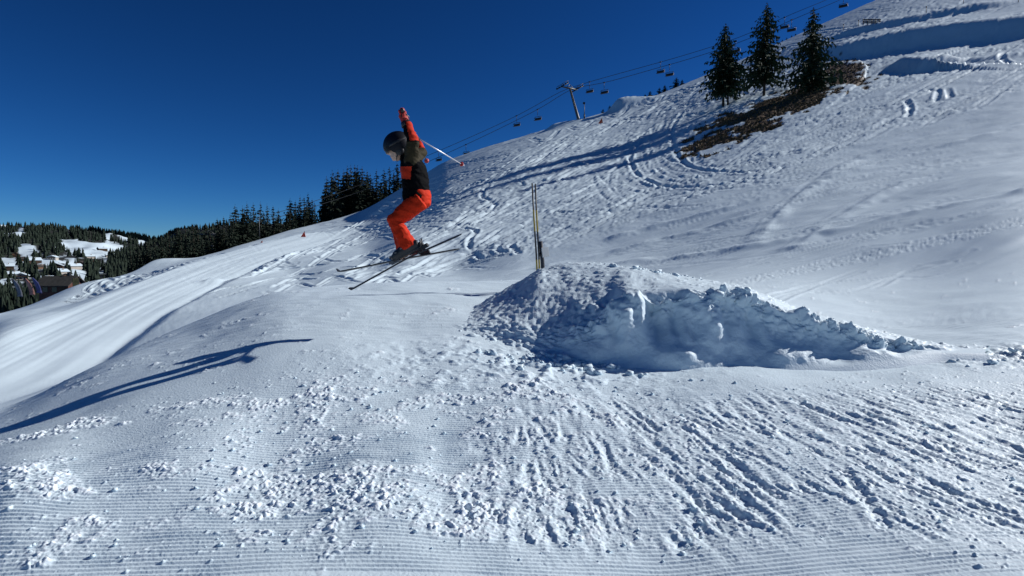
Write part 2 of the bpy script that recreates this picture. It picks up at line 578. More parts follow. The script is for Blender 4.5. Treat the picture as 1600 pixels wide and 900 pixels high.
def carve(lines, width, depth, rim=0.5, l0=5, l1=9, wr=7, wc=9, taper=True):
    D = np.full((NR, NC), 1e6, np.float32)
    A = np.zeros((NR, NC), np.float32)
    for L in lines:
        ln = np.abs(np.diff(L, axis=0)).sum()
        n = max(int(ln * 0.8), 20)
        s = np.linspace(0, len(L) - 1, n)
        Lx, Ly = np.interp(s, np.arange(len(L)), L[:, 0]), np.interp(s, np.arange(len(L)), L[:, 1])
        rc = np.array([ground_rc(a, b, l0, l1) for a, b in zip(Lx, Ly)])
        q3 = GV[np.round(rc[:, 0]).astype(int), np.round(rc[:, 1]).astype(int)]
        need = int(np.linalg.norm(np.diff(q3, axis=0), axis=1).sum() / (0.8 * width * (0.35 + 0.009 * q3[:, 1].mean())))
        if need > n:
            t_ = np.linspace(0, n - 1, min(need, 1500))
            rc = np.stack([np.interp(t_, np.arange(n), rc[:, 0]), np.interp(t_, np.arange(n), rc[:, 1])], -1)
            n = len(t_)
        r0, c0 = np.round(rc[:, 0]).astype(int), np.round(rc[:, 1]).astype(int)
        # exact position by bilinear lookup
        rf, cf = np.clip(rc[:, 0], 0, NR - 1.001), np.clip(rc[:, 1], 0, NC - 1.001)
        ri, ci = rf.astype(int), cf.astype(int)
        a, b = (rf - ri)[:, None], (cf - ci)[:, None]
        P = (GV[ri, ci] * (1 - a) * (1 - b) + GV[ri + 1, ci] * a * (1 - b) + GV[ri, ci + 1] * (1 - a) * b + GV[ri + 1, ci + 1] * a * b)
        w_ = width * (0.35 + 0.009 * P[:, 1])
        tp = (np.sin(np.pi * np.linspace(0.02, 0.98, n)) ** 0.4 if taper else np.ones(n)) * w_ / width
        for dr in range(-wr, wr + 1):
            rr = np.clip(r0 + dr, 0, NR - 1)
            for dc in range(-wc, wc + 1):
                cc = np.clip(c0 + dc, 0, NC - 1)
                d = (np.hypot(GV[rr, cc, 0] - P[:, 0], GV[rr, cc, 1] - P[:, 1]) / w_).astype(np.float32)
                np.minimum.at(D, (rr, cc), d)
                np.maximum.at(A, (rr, cc), tp.astype(np.float32))
    D = np.minimum(D, 50)
    # a displaced rim on the outside of the groove
    return A * depth * (-np.exp(-D ** 2) + rim * np.exp(-((D - 1.7) / 0.6) ** 2))


def ridge_py(px):
    return float(np.interp(px, cols, cP[:, 9]))


def groomed_edge(px):
    return float(np.interp(px, [640, 760, 900, 1000, 1100, 1300, 1600], [432, 420, 375, 340, 305, 238, 150]))


tr = random.Random(5)
thin, wide = [], []
for i in range(300):
    p0 = tr.uniform(700, 1640)
    lo, hi = ridge_py(p0) + 14, groomed_edge(p0) - 8
    if hi - lo < 20: continue
    q0 = tr.uniform(lo, hi)
    ln = tr.uniform(90, 380)
    sl = tr.uniform(0.22, 0.5)
    amp, wl_, ph_ = tr.uniform(0.5, 6), tr.uniform(90, 240), tr.uniform(0, 6.3)
    n = int(ln / 5)
    ss = np.linspace(0, ln, n)
    Lx = p0 - ss
    Ly = q0 + sl * ss + amp * np.sin(ss / wl_ * 6.283 + ph_)
    ok = [(a, b) for a, b in zip(Lx, Ly) if ridge_py(a) + 6 < b < groomed_edge(a) - 2]
    if len(ok) > 6:
        ok = np.array(ok)
        (wide if tr.random() < 0.22 else thin).append(ok)
        if tr.random() < 0.5: thin.append(ok + np.array([tr.uniform(-2, 2), tr.uniform(2.5, 4)]))
for i in range(60):                                   # left-hand field below the trees
    p0 = tr.uniform(110, 700)
    lo, hi = ridge_py(p0) + 30, min(470, 432 + 0.0 * p0)
    q0 = tr.uniform(lo, hi)
    ln = tr.uniform(70, 200)
    ss = np.linspace(0, ln, 30)
    Lx = p0 - ss
    Ly = q0 + tr.uniform(0.0, 0.22) * ss + tr.uniform(1, 5) * np.sin(ss / tr.uniform(40, 110) * 6.28 + tr.uniform(0, 6))
    ok = [(a, b) for a, b in zip(Lx, Ly) if ridge_py(a) + 12 < b]
    if len(ok) > 6: thin.append(np.array(ok))
hand = [
    [(1062, 175), (1046, 205), (1052, 238), (1085, 262), (1150, 268), (1240, 252), (1330, 224)],
    [(1040, 190), (1020, 222), (1035, 262), (1080, 280), (1160, 278)],
    [(1010, 215), (985, 248), (1000, 276), (1060, 292), (1130, 288)],
    [(970, 235), (965, 262), (990, 288), (1050, 300)],
    [(1020, 232), (1010, 255), (1030, 275), (1075, 288)],
    [(640, 424), (760, 388), (860, 352), (980, 318), (1120, 290), (1240, 262)],
    [(660, 410), (780, 370), (900, 336), (1030, 308), (1180, 282)],
    [(720, 400), (840, 362), (940, 330), (1100, 298), (1290, 240)],
    [(600, 424), (690, 402), (800, 384), (920, 352), (1060, 312)],
    [(760, 290), (750, 305), (772, 318), (758, 332), (735, 342), (718, 352), (742, 362), (730, 378), (748, 404)],
    [(800, 372), (784, 378), (776, 388), (790, 394), (812, 392)],
    [(842, 372), (822, 374), (800, 384), (812, 398)],
    [(1600, 60), (1540, 84), (1490, 108), (1430, 140), (1390, 162)],
    [(1600, 84), (1550, 92), (1500, 118), (1440, 150)],
    [(1590, 68), (1568, 84), (1580, 96), (1600, 98)],
    [(1450, 138), (1466, 142), (1462, 156), (1484, 150), (1480, 138)],
    [(1418, 158), (1424, 172), (1420, 184)],
    [(1600, 128), (1500, 148), (1420, 160), (1340, 168), (1250, 192)],
    [(1560, 60), (1480, 90), (1400, 118), (1330, 132)],
]
for i in range(16):                                   # linked turns
    p0 = tr.uniform(860, 1560)
    q0 = ridge_py(p0) + tr.uniform(12, 60)
    ln, sl, am, wv_ = tr.uniform(200, 420), tr.uniform(0.34, 0.52), tr.uniform(4, 9), tr.uniform(48, 85)
    ss = np.linspace(0, ln, 120)
    ph_ = ss / wv_ * 6.283 + tr.uniform(0, 6)
    for off in (0, 3.2):
        ok = [(a, b) for a, b in zip(p0 - ss + am * 0.5 * np.cos(ph_), q0 + sl * ss + am * np.sin(ph_) + off) if ridge_py(a) + 6 < b < groomed_edge(a) - 3]
        if len(ok) > 20: thin.append(np.array(ok))
for k_, h_ in enumerate(hand): (thin if k_ in (1, 3, 4, 6, 8) else wide).append(smooth_line(h_, 60) + np.array([[tr.gauss(0, 2), tr.gauss(0, 2)]]))
for i in range(22):
    jx, jy, kk = tr.uniform(-60, 40), tr.uniform(-12, 34), tr.uniform(.6, 1.25)
    thin.append(smooth_line([(1050 + (a - 1050) * kk + jx, 240 + (b - 240) * kk + jy) for a, b in tr.choice(hand[:4])], 40))
dz += carve(thin, 0.24, 0.12, 0.6, wr=3, wc=5)
dz += carve(wide, 0.30, 0.16, 0.7, wr=4, wc=7)
# crumbly ridges along the edge of the groomed strip
ed = [np.array([(q, groomed_edge(q) + 4 * math.sin(q * 0.05)) for q in np.linspace(660, 1500, 90)]),
      ]
e = carve(ed, 0.22, 0.06, 1.0, l0=4, taper=False)
dz += e * (0.3 + fbm2(X * 2.2 / (0.3 + 0.03 * Yv), Yv * 2.2 / (0.3 + 0.03 * Yv), 3, 88, 0.7))
scr = [smooth_line(q, 60) for q in ([(1180, 372), (1215, 330), (1300, 262), (1380, 225)], [(1230, 390), (1340, 318), (1470, 268), (1600, 232)],
                                    [(960, 398), (1150, 372), (1400, 330), (1600, 290)], [(900, 396), (1080, 366), (1340, 305), (1600, 268)],
                                    [(1000, 420), (1200, 396), (1420, 352), (1600, 322)])]
dz += carve(scr, 0.3, 0.02, 0.9, l0=4, taper=False)
bandl = [smooth_line(q, 60) for q in ([(900, 418), (1100, 396), (1300, 362), (1450, 328), (1600, 300)], [(960, 372), (1150, 322), (1350, 262), (1600, 196)], [(1180, 376), (1260, 300), (1340, 250), (1460, 212)], [(840, 420), (1000, 382), (1200, 330), (1330, 290)], [(1240, 385), (1330, 330), (1420, 285)])]
dz -= carve(bandl, 0.8, 0.20, 0.0, l0=4, wr=12, wc=22, taper=False) * (0.8 + 0.7 * fbm2(X * 0.5, Yv * 0.5, 3, 89))
fl = []
for i in range(70):
    p0 = tr.uniform(900, 1640)
    q0 = tr.uniform(groomed_edge(min(p0, 1600)) + 8, 470 - 0.05 * (p0 - 900))
    ln = tr.uniform(120, 420)
    ss = np.linspace(0, ln, 40)
    Ly = q0 + tr.uniform(0.16, 0.36) * ss + tr.uniform(0, 5) * np.sin(ss / tr.uniform(120, 300) * 6.28 + tr.uniform(0, 6))
    ok = [(a, b) for a, b in zip(p0 - ss, Ly) if a > 760 and groomed_edge(a) + 4 < b < 500]
    if len(ok) > 8: fl.append(np.array(ok))
dz += carve(fl, 0.14, 0.035, 0.7, l0=4, wr=4, wc=6)
cl_ = carve([smooth_line([(1120, 448), (1240, 424), (1400, 392), (1600, 345)], 60)], 0.42, 0.045, 1.0, l0=4, wr=12, wc=22, taper=False)
dz += cl_ * (0.2 + 0.9 * fbm2(X * 8, Yv * 8, 3, 87, 0.7))

# chopped snow in the tracked zone
gedge = np.interp(GPX[0], [640, 760, 900, 1000, 1100, 1300, 1600, 2500], [432, 420, 375, 340, 305, 238, 150, -100])
tracked = far * (1 - sstep(-14, 2, GPY - gedge[None, :])) * sstep(560, 760, GPX)
tracked = np.maximum(tracked, far * 0.55 * (1 - sstep(560, 760, GPX)) * sstep(150, 260, GPX))
u_, v_ = X * 0.80 + Yv * 0.6, -X * 0.6 + Yv * 0.80
chop = fbm2(u_ * 0.35, v_ * 1.1, 4, 90, 0.6)
dz += tracked * (0.06 * chop) * np.clip(Yv / 60, 0.3, 1.3) * sstep(-0.5, 0.4, fbm2(X * 0.09, Yv * 0.09, 2, 91))
# subtle grooming stripes on the smooth strip
strip = sstep(4.6, 5.4, lay) * (1 - tracked) * sstep(640, 760, GPX)
dz += strip * 0.035 * fbm2((X * 0.93 + Yv * 0.36) * 0.12, (-X * 0.36 + Yv * 0.93) * 1.1, 3, 94)
dz += strip * 0.022 * perlin2((X * 0.93 + Yv * 0.36) * 0.3, (-X * 0.36 + Yv * 0.93) * 3.0, 93)

# ---- banked fun lane on the left: its far side is built up, so that it faces the sun
def seg_field(line, l0=5, l1=9, fine=0):
    if fine: line = smooth_line(line, fine)
    P = np.array([ground_pt(a, b, l0, l1)[:] for a, b in line])
    if fine:
        for _ in range(6): P[1:-1] = .25 * P[:-2] + .5 * P[1:-1] + .25 * P[2:]
        line = line[::1]
    best = np.full((NR, NC), 1e9)
    sgn = np.zeros((NR, NC))
    al = np.zeros((NR, NC))
    acc = 0
    for i in range(len(P) - 1):
        a, b = P[i, :2], P[i + 1, :2]
        d = b - a
        L = np.hypot(*d)
        t = np.clip(((X - a[0]) * d[0] + (Yv - a[1]) * d[1]) / L**2, 0, 1)
        ex, ey = X - a[0] - t * d[0], Yv - a[1] - t * d[1]
        dd = np.hypot(ex, ey)
        s = np.sign(d[0] * ey - d[1] * ex)
        k = dd < best
        best = np.where(k, dd, best)
        sgn = np.where(k, s, sgn)
        al = np.where(k, acc + t * L, al)
        acc += L
    return best * sgn, al / acc


ln_d, ln_a = seg_field([(-260, 690), (-150, 650), (0, 602), (75, 558), (165, 503), (235, 465), (345, 420), (430, 391), (500, 370), (560, 352)], fine=26)
lw = 2.0 + 2.6 * ln_a
tl = ln_d / lw                                    # >0 on the far (upper left) side
fade = far * (1 - sstep(0.80, 1.0, ln_a)) * sstep(0.0, 0.06, ln_a)
inside = fade * sstep(-1.12, -0.98, tl) * (1 - sstep(1.0, 1.35, tl))
dz *= 1 - 0.9 * inside
prof = np.where(tl > 1, np.exp(-((tl - 1) / 1.3) ** 2), np.where(tl < -1, 0, (tl + 0.35) / 1.35)) * (1 - 0 * tl)
prof = np.where(tl < -1, -0.48 * (1 - sstep(0, 0.55, -1 - tl)), prof)
dz += fade * prof * lw * 0.34 * (1 - 0.2 * ln_a)
dz += fade * inside * 0.05 * fbm2(tl * 2.2, ln_a * 3.0, 3, 97)

# ---- steeper banks that fall into shade on the upper slope
def bank(line, drop, w, back, l0=7, l1=9):
    d, a = seg_field(line, l0, l1)
    d = d + 0.5 * perlin2(X * 0.05, Yv * 0.05, 140) * w * 0.3
    k = sstep(0, 0.18, a) * (1 - sstep(0.82, 1.0, a))
    f = np.where(d > 0, np.exp(-(d / back) ** 2), 0) * 0
    up = sstep(-w, 0, -np.abs(d) * 0 + d)           # 0 below, 1 above the line
    z = drop * (up * np.exp(-np.maximum(d, 0) / back) - (1 - up) * np.exp(-np.maximum(-d - w, 0) / back) * 0.6)
    return k * z


dz += far * bank([(1270, 96), (1330, 76), (1420, 58), (1500, 48), (1600, 40), (1700, 30)], 1.8, 8.0, 22)
dz += far * bank([(1290, 62), (1360, 48), (1430, 34), (1500, 20), (1600, 4)], 0.7, 3.5, 12)
dz += far * bank([(1395, 94), (1420, 92), (1450, 96), (1480, 90), (1500, 84)], 1.1, 4.0, 6)


def lump(px_, py_, h, rx, ry, l0=6, l1=9, steep=0.5):
    """a small ramp or heap: long side uphill (right), steep side towards the left"""
    p = ground_pt(px_, py_, l0, l1)
    ux = (X - p.x) / rx
    uy = (Yv - p.y) / ry
    ux = np.where(ux < 0, ux / steep, ux)
    return h * np.exp(-(ux**2 + uy**2)) * far


dz += lump(968, 172, 3.2, 9.0, 4, steep=0.28)
dz += lump(868, 200, 1.2, 8, 2.0, steep=0.3)
dz += lump(246, 412, 1.3, 4, 4, steep=0.3)
dz += lump(330, 437, 0.3, 1.6, 1.2, steep=0.3)
dz += lump(150, 452, 0.9, 6, 4)
dz += lump(600, 330, 1.2, 8, 6)

# ---- bare, snow-free patch round the spruces
def in_blob(pts):
    m = np.zeros((NR, NC))
    for (bx, by, rx, ry, ang) in pts:
        c, s = math.cos(ang), math.sin(ang)
        qx, qy = GPX - bx, GPY - by
        m = np.maximum(m, np.exp(-(((c * qx + s * qy) / rx) ** 2 + ((-s * qx + c * qy) / ry) ** 2)))
    return m


blob = in_blob([(1115, 218, 42, 15, -0.35), (1175, 196, 50, 12, -0.3), (1210, 168, 62, 17, -0.3), (1262, 146, 48, 17, -0.3), (1312, 110, 46, 19, 0.05), (1150, 184, 46, 10, -0.3), (1240, 158, 60, 14, -0.25)])
hx, hy = X * 0.83 + Yv * 0.55, -X * 0.55 + Yv * 0.83
streak = fbm2(hx * 0.35 + 2, hy * 0.35, 3, 120) * 0.5 + fbm2(GPX * 0.022, (GPY + 0.22 * GPX) * 0.11, 3, 121, 0.6) * 0.55
bare = sstep(0.30, 0.38, blob + 0.75 * streak) * far
bare = np.where(blob > 0.10, bare, 0)
dz -= bare * 0.10
dz += bare * 0.10 * fbm2(X * 1.2, Yv * 1.2, 3, 122, 0.6)

GV = GV.copy()
GV[..., 2] += dz
idx = np.arange(NR * NC).reshape(NR, NC)
F = np.stack([idx[:-1, :-1], idx[:-1, 1:], idx[1:, 1:], idx[1:, :-1]], -1).reshape(-1, 4)
# slope behind the photographer, so that light bounces there as well
V = GV.reshape(-1, 3)
base = len(V)
bx = np.linspace(-60, 60, 25)
by = np.concatenate([[-60, -40, -25, -15, -8, -4, -2, -0.5], [0.6]])
BX, BY = np.meshgrid(bx, by)
BZ = -0.15 + 0.12 * BY + np.where(BX > 0, 0.18, 0.25) * BX * (1 - np.exp(-np.abs(BX) / 6))
BZ[-1] -= 0.25 * 0
V = np.concatenate([V, np.stack([BX, BY, BZ - 0.25], -1).reshape(-1, 3)])
bi = np.arange(BX.size).reshape(BX.shape) + base
F = np.concatenate([F, np.stack([bi[:-1, :-1], bi[:-1, 1:], bi[1:, 1:], bi[1:, :-1]], -1).reshape(-1, 4)])
gme = mesh_np('ground', V, F)
fresh = np.zeros((NR, NC))
fresh[rn] = np.clip(m_left * sstep(0.02, 0.35, lumps) + 0.8 * m2 * sstep(0.0, 0.25, c3) + 0.6 * side_full * sstep(0.0, 0.5, t3), 0, 1)
at = gme.attributes.new('fresh', 'FLOAT', 'POINT')
at.data.foreach_set('value', np.concatenate([fresh.ravel(), np.zeros(BX.size)]).astype(np.float32))
at = gme.attributes.new('bare', 'FLOAT', 'POINT')
at.data.foreach_set('value', np.concatenate([bare.ravel(), np.zeros(BX.size)]).astype(np.float32))
ground = tag(link('ground', gme, M_GROUND), kind='structure')


def gz_near(x_, y_):
    """height of the near ground at world (x, y)"""
    px_ = 800 + FPX * x_ / y_ * math.cos(PITCH) ** 0
    c = int(round(float(np.interp(px_, cols, np.arange(NC)))))
    b = row_of_layer[5]
    return float(np.interp(y_, GV[:b, c, 1], GV[:b, c, 2]))


# ------------------------------------------------------------------ hills across the valley
HX = [-900, -300, 0, 60, 110, 160, 210, 240, 300, 360, 440, 600, 900]
HR = [380, 362, 355, 354, 360, 369, 376, 376, 362, 356, 352, 345, 340]
HT = []
for i, q in enumerate(HX):
    r = HR[i]
    k = (r - 355)
    HT.append([(120, 760), (200, 600), (300, 500), (480, 455 + .2 * k), (700, 425 + .4 * k), (950, 398 + .7 * k), (1250, 374 + .9 * k), (1500, r), (1800, r + 14), (2600, r + 40)])
HCOL = np.concatenate([np.linspace(-900, -200, 25, endpoint=False), np.linspace(-200, 700, 360, endpoint=False), np.linspace(700, 900, 12)])
hl = pchip(HX, np.log([[q[0] for q in t] for t in HT]), HCOL)
hp = pchip(HX, np.array([[q[1] for q in t] for t in HT], float), HCOL)
hs = np.linspace(0, 9, 181)
HLY, HPY = pchip(np.arange(10), hl.T, hs), pchip(np.arange(10), hp.T, hs)
HV = world(np.broadcast_to(HCOL, HLY.shape), HPY, np.exp(HLY))
HV[..., 2] += 0.008 * HV[..., 1] * fbm2(HV[..., 0] / 90, HV[..., 1] / 90, 3, 200)
hi_ = np.arange(HLY.size).reshape(HLY.shape)
hme = mesh_np('hills', HV.reshape(-1, 3), np.stack([hi_[:-1, :-1], hi_[:-1, 1:], hi_[1:, 1:], hi_[1:, :-1]], -1).reshape(-1, 4))
clear = [  # clearings in the wood: centre px, row, radius x, y, tilt
    (140, 390, 54, 11, 0.10), (118, 384, 26, 10, 0.2), (12, 366, 26, 5, 0.05), (32, 365, 5, 9, 0.3), (2, 352, 8, 6, 0), (170, 371, 6, 6, 0.2), (193, 372, 12, 5, 0.2), (44, 392, 16, 6, 0.1),
    (15, 408, 16, 7, 0.1), (75, 412, 32, 6, -0.05), (30, 420, 12, 4, 0.3), (125, 432, 18, 8, 0.2), (60, 432, 14, 4, 0.2), (8, 444, 10, 6, 0), (6, 470, 10, 8, 0), (110, 411, 10, 5, -.2),
    (222, 378, 7, 7, 0.2), (216, 404, 9, 5, 0.1), (90, 425, 8, 4, 0), (40, 410, 8, 4, 0.2), (178, 385, 20, 6, .15)]
hpx, hpy = np.broadcast_to(HCOL, HLY.shape), HPY
cm = np.zeros(HLY.shape)
for cx_, cy_, rx, ry, an in clear:
    c, s_ = math.cos(an), math.sin(an)
    cm = np.maximum(cm, np.exp(-(((c * (hpx - cx_) + s_ * (hpy - cy_)) / rx) ** 2 + ((-s_ * (hpx - cx_) + c * (hpy - cy_)) / ry) ** 2)))
wood = 1 - sstep(0.30, 0.44, cm + 0.16 * fbm2(HV[..., 0] / 14, HV[..., 1] / 30, 3, 210))
wood *= 1 - 0.75 * sstep(0.1, 0.5, fbm2(HV[..., 0] / 22, HV[..., 1] / 40, 3, 211)) * (hpy > 395) * (hpx < 175)
at = hme.attributes.new('wood', 'FLOAT', 'POINT')
at.data.foreach_set('value', wood.ravel().astype(np.float32))
nt = M_HILL.node_tree
a_ = nt.nodes.new('ShaderNodeAttribute')
a_.attribute_name = 'wood'
mx = nt.nodes.new('ShaderNodeMix')
mx.data_type = 'RGBA'
src = nt.nodes['Principled BSDF'].inputs['Base Color'].links[0].from_socket
nt.links.new(a_.outputs['Fac'], mx.inputs[0])
nt.links.new(src, mx.inputs[6])
mx.inputs[7].default_value = (0.022, 0.024, 0.02, 1)
nt.links.new(mx.outputs[2], nt.nodes['Principled BSDF'].inputs['Base Color'])
tag(link('hills', hme, M_HILL), kind='structure')


def hill_pt(px_, py_):
    cf_ = min(max(float(np.interp(px_, HCOL, np.arange(len(HCOL)))), 0), len(HCOL) - 1.001)
    c = int(cf_)
    n_ = 7 * 20 + 1
    m = np.maximum.accumulate(HPY[:n_, c][::-1])
    r = min(max(float(np.interp(py_, m, np.arange(n_ - 1, -1, -1))), 0), len(hs) - 1.001)
    i, a, b = int(r), r - int(r), cf_ - c
    q = HV[i, c] * (1 - a) * (1 - b) + HV[i + 1, c] * a * (1 - b) + HV[i, c + 1] * (1 - a) * b + HV[i + 1, c + 1] * a * b
    return Vector(q.tolist())


# ------------------------------------------------------------------ the kicker (snow ramp)
KX = [690, 730, 770, 810, 850, 900, 950, 985, 1060, 1150, 1200, 1250, 1320, 1400, 1480, 1540]
KT = {  # base, mid face, top of rough face, edge of the top, back ridge : (row, distance)
    690: [(512, 5.35), (509, 5.4), (505, 5.5), (499, 5.65), (494, 5.85)],
    730: [(526, 5.15), (518, 5.25), (508, 5.4), (490, 5.95), (484, 6.2)],
    770: [(540, 5.0), (526, 5.12), (508, 5.3), (470, 6.1), (463, 6.35)],
    810: [(552, 4.86), (534, 5.0), (512, 5.15), (446, 6.2), (440, 6.45)],
    850: [(562, 4.75), (542, 4.86), (522, 5.0), (425, 6.2), (419, 6.5)],
    900: [(574, 4.62), (546, 4.72), (512, 4.88), (432, 5.95), (410, 6.5)],
    950: [(579, 4.56), (540, 4.66), (494, 4.82), (447, 5.45), (413, 6.35)],
    985: [(580, 4.53), (522, 4.66), (466, 4.82), (456, 4.98), (417, 6.15)],
    1060: [(579, 4.5), (516, 4.64), (455, 4.80), (449, 4.97), (430, 6.0)],
    1150: [(577, 4.5), (516, 4.64), (458, 4.78), (452, 4.94), (447, 5.7)],
    1200: [(574, 4.5), (524, 4.62), (474, 4.76), (469, 4.9), (464, 5.5)],
    1250: [(570, 4.5), (534, 4.6), (495, 4.74), (490, 4.86), (484, 5.4)],
    1320: [(564, 4.52), (540, 4.62), (514, 4.72), (510, 4.82), (504, 5.3)],
    1400: [(556, 4.58), (545, 4.66), (533, 4.74), (529, 4.82), (524, 5.2)],
    1480: [(551, 4.66), (549, 4.7), (546, 4.75), (543, 4.82), (538, 5.05)],
    1540: [(552, 4.66), (550, 4.7), (548, 4.75), (545, 4.82), (540, 5.05)],
}
ky = np.array([[KT[k][j][0] for j in range(5)] for k in KX], float)
kd = np.array([[KT[k][j][1] for j in range(5)] for k in KX], float)
kc = np.linspace(690, 1540, 420)
ky, kd = pchip(KX, ky, kc), pchip(KX, kd, kc)
KP = world(np.broadcast_to(kc[:, None], ky.shape), ky, kd)              # (cols, 5, 3)
front = KP[:, :1] + np.array([0, -0.10, -0.10])
front2 = KP[:, :1] + np.array([0, -0.25, -0.30])
back = KP[:, 4:] + np.array([0, 0.55, -0.22])
back2 = KP[:, 4:] + np.array([0, 1.3, -0.62])
KP = np.concatenate([front2, front, KP, back, back2], 1)                 # 9 layers
kn = [8, 16, 60, 60, 50, 40, 20, 10]
ks = np.concatenate([np.linspace(i, i + 1, n, endpoint=False) for i, n in enumerate(kn)] + [[8]])
KV = pchip(np.arange(9), KP.transpose(1, 0, 2), ks)                      # (rows, cols, 3)
ksr = np.broadcast_to(ks[:, None], KV.shape[:2])
kpx = np.broadcast_to(kc[None], KV.shape[:2])
gu, gv = np.gradient(KV, axis=0), np.gradient(KV, axis=1)
N = np.cross(gv, gu)
N /= np.linalg.norm(N, axis=-1, keepdims=True) + 1e-9
N = np.where(N[..., 2:] < -0.2, -N, N)
P = KV.reshape(-1, 3)
big = fbm3(P, 3.0, 3, 300, 0.55).reshape(ksr.shape)
mid_ = fbm3(P, 8.0, 3, 310, 0.6).reshape(ksr.shape)
fine = fbm3(P, 30.0, 2, 320, 0.6).reshape(ksr.shape)
vert = fbm3(P * np.array([1, 1, 0.35]), 5.0, 2, 330).reshape(ksr.shape)
rough = sstep(1.6, 2.6, ksr) * (1 - sstep(4.4, 5.0, ksr)) * sstep(840, 930, kpx + 30 * big) * (1 - sstep(1400, 1500, kpx))
leftface = sstep(1.8, 2.4, ksr) * (1 - sstep(4.9, 5.2, ksr)) * (1 - sstep(900, 1000, kpx)) * sstep(690, 740, kpx)
upper = sstep(2.9, 3.6, ksr)
band = sstep(3.0, 3.7, ksr) * (1 - sstep(4.35, 4.8, ksr))
patch = fbm3(P, 2.2, 2, 340).reshape(ksr.shape)
lm = 0.35 + 0.65 * sstep(-0.25, 0.35, patch + 0.5 * sstep(1150, 1260, kpx) - 0.1)
colm = sstep(900, 960, kpx) * (1 - sstep(1180, 1260, kpx))
hollow = np.exp(-((ksr - 3.25) / 0.55) ** 2) * sstep(930, 1010, kpx) * (1 - sstep(1300, 1420, kpx))
low = 1 - sstep(2.4, 3.2, ksr)
cnoise = fbm3(P * np.array([1, .6, .22]), 4.2, 3, 345, .55).reshape(ksr.shape)
dsp = rough * (0.045 * big - 0.075 * hollow + band * lm * (0.10 * np.abs(mid_) - 0.025) + colm * 0.11 * cnoise * sstep(2.5, 3.3, ksr) * (1 - 0.6 * sstep(4.2, 4.8, ksr))
               + fine * (0.0035 + 0.018 * band * lm) + 0.03 * low * patch)
# broken blocks: every cell of the crumbled face is cut flat at its own angle
cs_ = 7.5
Q = P * cs_
Qi = np.floor(Q).astype(np.int64)
bd = np.full(len(Q), 1e9)
bt_ = np.zeros(len(Q))
for a_ in (-1, 0, 1):
    for b_ in (-1, 0, 1):
        for c_ in (-1, 0, 1):
            I = Qi + np.array([a_, b_, c_])
            hh_ = [_hash(I[:, 0], I[:, 1], I[:, 2], 500 + k).astype(np.float64) / 4294967296.0 for k in range(7)]
            rel = Q - (I + np.stack(hh_[:3], -1))
            d_ = (rel ** 2).sum(-1)
            nd = np.stack(hh_[3:6], -1) * 2 - 1
            val = (rel * nd).sum(-1) * 0.75 + (hh_[6] - 0.5) * 1.0
            k = d_ < bd
            bd = np.where(k, d_, bd)
            bt_ = np.where(k, val, bt_)
block = bt_.reshape(ksr.shape)
dsp += rough * band * (0.4 + 0.6 * lm) * 0.030 * np.clip(block, -1, 1)
dsp += leftface * (1 - rough) * (0.010 * fine + 0.006 * mid_ * sstep(-0.3, 0.5, patch) + 0.006 * fbm3(P, 17.0, 2, 350).reshape(ksr.shape))
topm = sstep(4.8, 5.1, ksr) * (1 - sstep(6.5, 7, ksr))
dsp += topm * (0.008 * mid_ + 0.02 * np.maximum(fine - 0.35, 0))
toe = (1 - sstep(2.6, 3.4, ksr)) * (1 - sstep(900, 1000, kpx))
dsp += toe * 0.03 * np.maximum(mid_, -0.1)
KV = KV + N * dsp[..., None]
ki = np.arange(ksr.size).reshape(ksr.shape)
kme = mesh_np('snow_kicker', KV.reshape(-1, 3) - np.array([1.6, 5.2, 0.3]), np.stack([ki[:-1, :-1], ki[:-1, 1:], ki[1:, 1:], ki[1:, :-1]], -1).reshape(-1, 4))
tag(link('snow_kicker', kme, M_SNOW, loc=(1.6, 5.2, 0.3)), 'shovelled snow ramp with rough shaded side wall and pointed take-off lip', 'snow ramp')

# loose clods of snow broken off the ramp and kicked up on the piste
ico = []
t_ = (1 + 5 ** 0.5) / 2
iv = np.array([(-1, t_, 0), (1, t_, 0), (-1, -t_, 0), (1, -t_, 0), (0, -1, t_), (0, 1, t_), (0, -1, -t_), (0, 1, -t_), (t_, 0, -1), (t_, 0, 1), (-t_, 0, -1), (-t_, 0, 1)], float) / 1.9
ifc = np.array([(0, 11, 5), (0, 5, 1), (0, 1, 7), (0, 7, 10), (0, 10, 11), (1, 5, 9), (5, 11, 4), (11, 10, 2), (10, 7, 6), (7, 1, 8), (3, 9, 4), (3, 4, 2), (3, 2, 6), (3, 6, 8), (3, 8, 9), (4, 9, 5), (2, 4, 11), (6, 2, 10), (8, 6, 7), (9, 8, 1)])
cv, cf = [], []
cr = random.Random(3)


def clod(x_, y_, r_):
    z_ = gz_near(x_, y_)
    k = iv * (1 + 0.30 * rng.standard_normal((12, 1))) * r_ * np.array([1, 1, 0.7])
    a = cr.uniform(0, 6.28)
    R = np.array([[math.cos(a), -math.sin(a), 0], [math.sin(a), math.cos(a), 0], [0, 0, 1]])
    cf.append(ifc + 12 * len(cv))
    cv.append(k @ R.T + np.array([x_, y_, z_ + 0.25 * r_]))


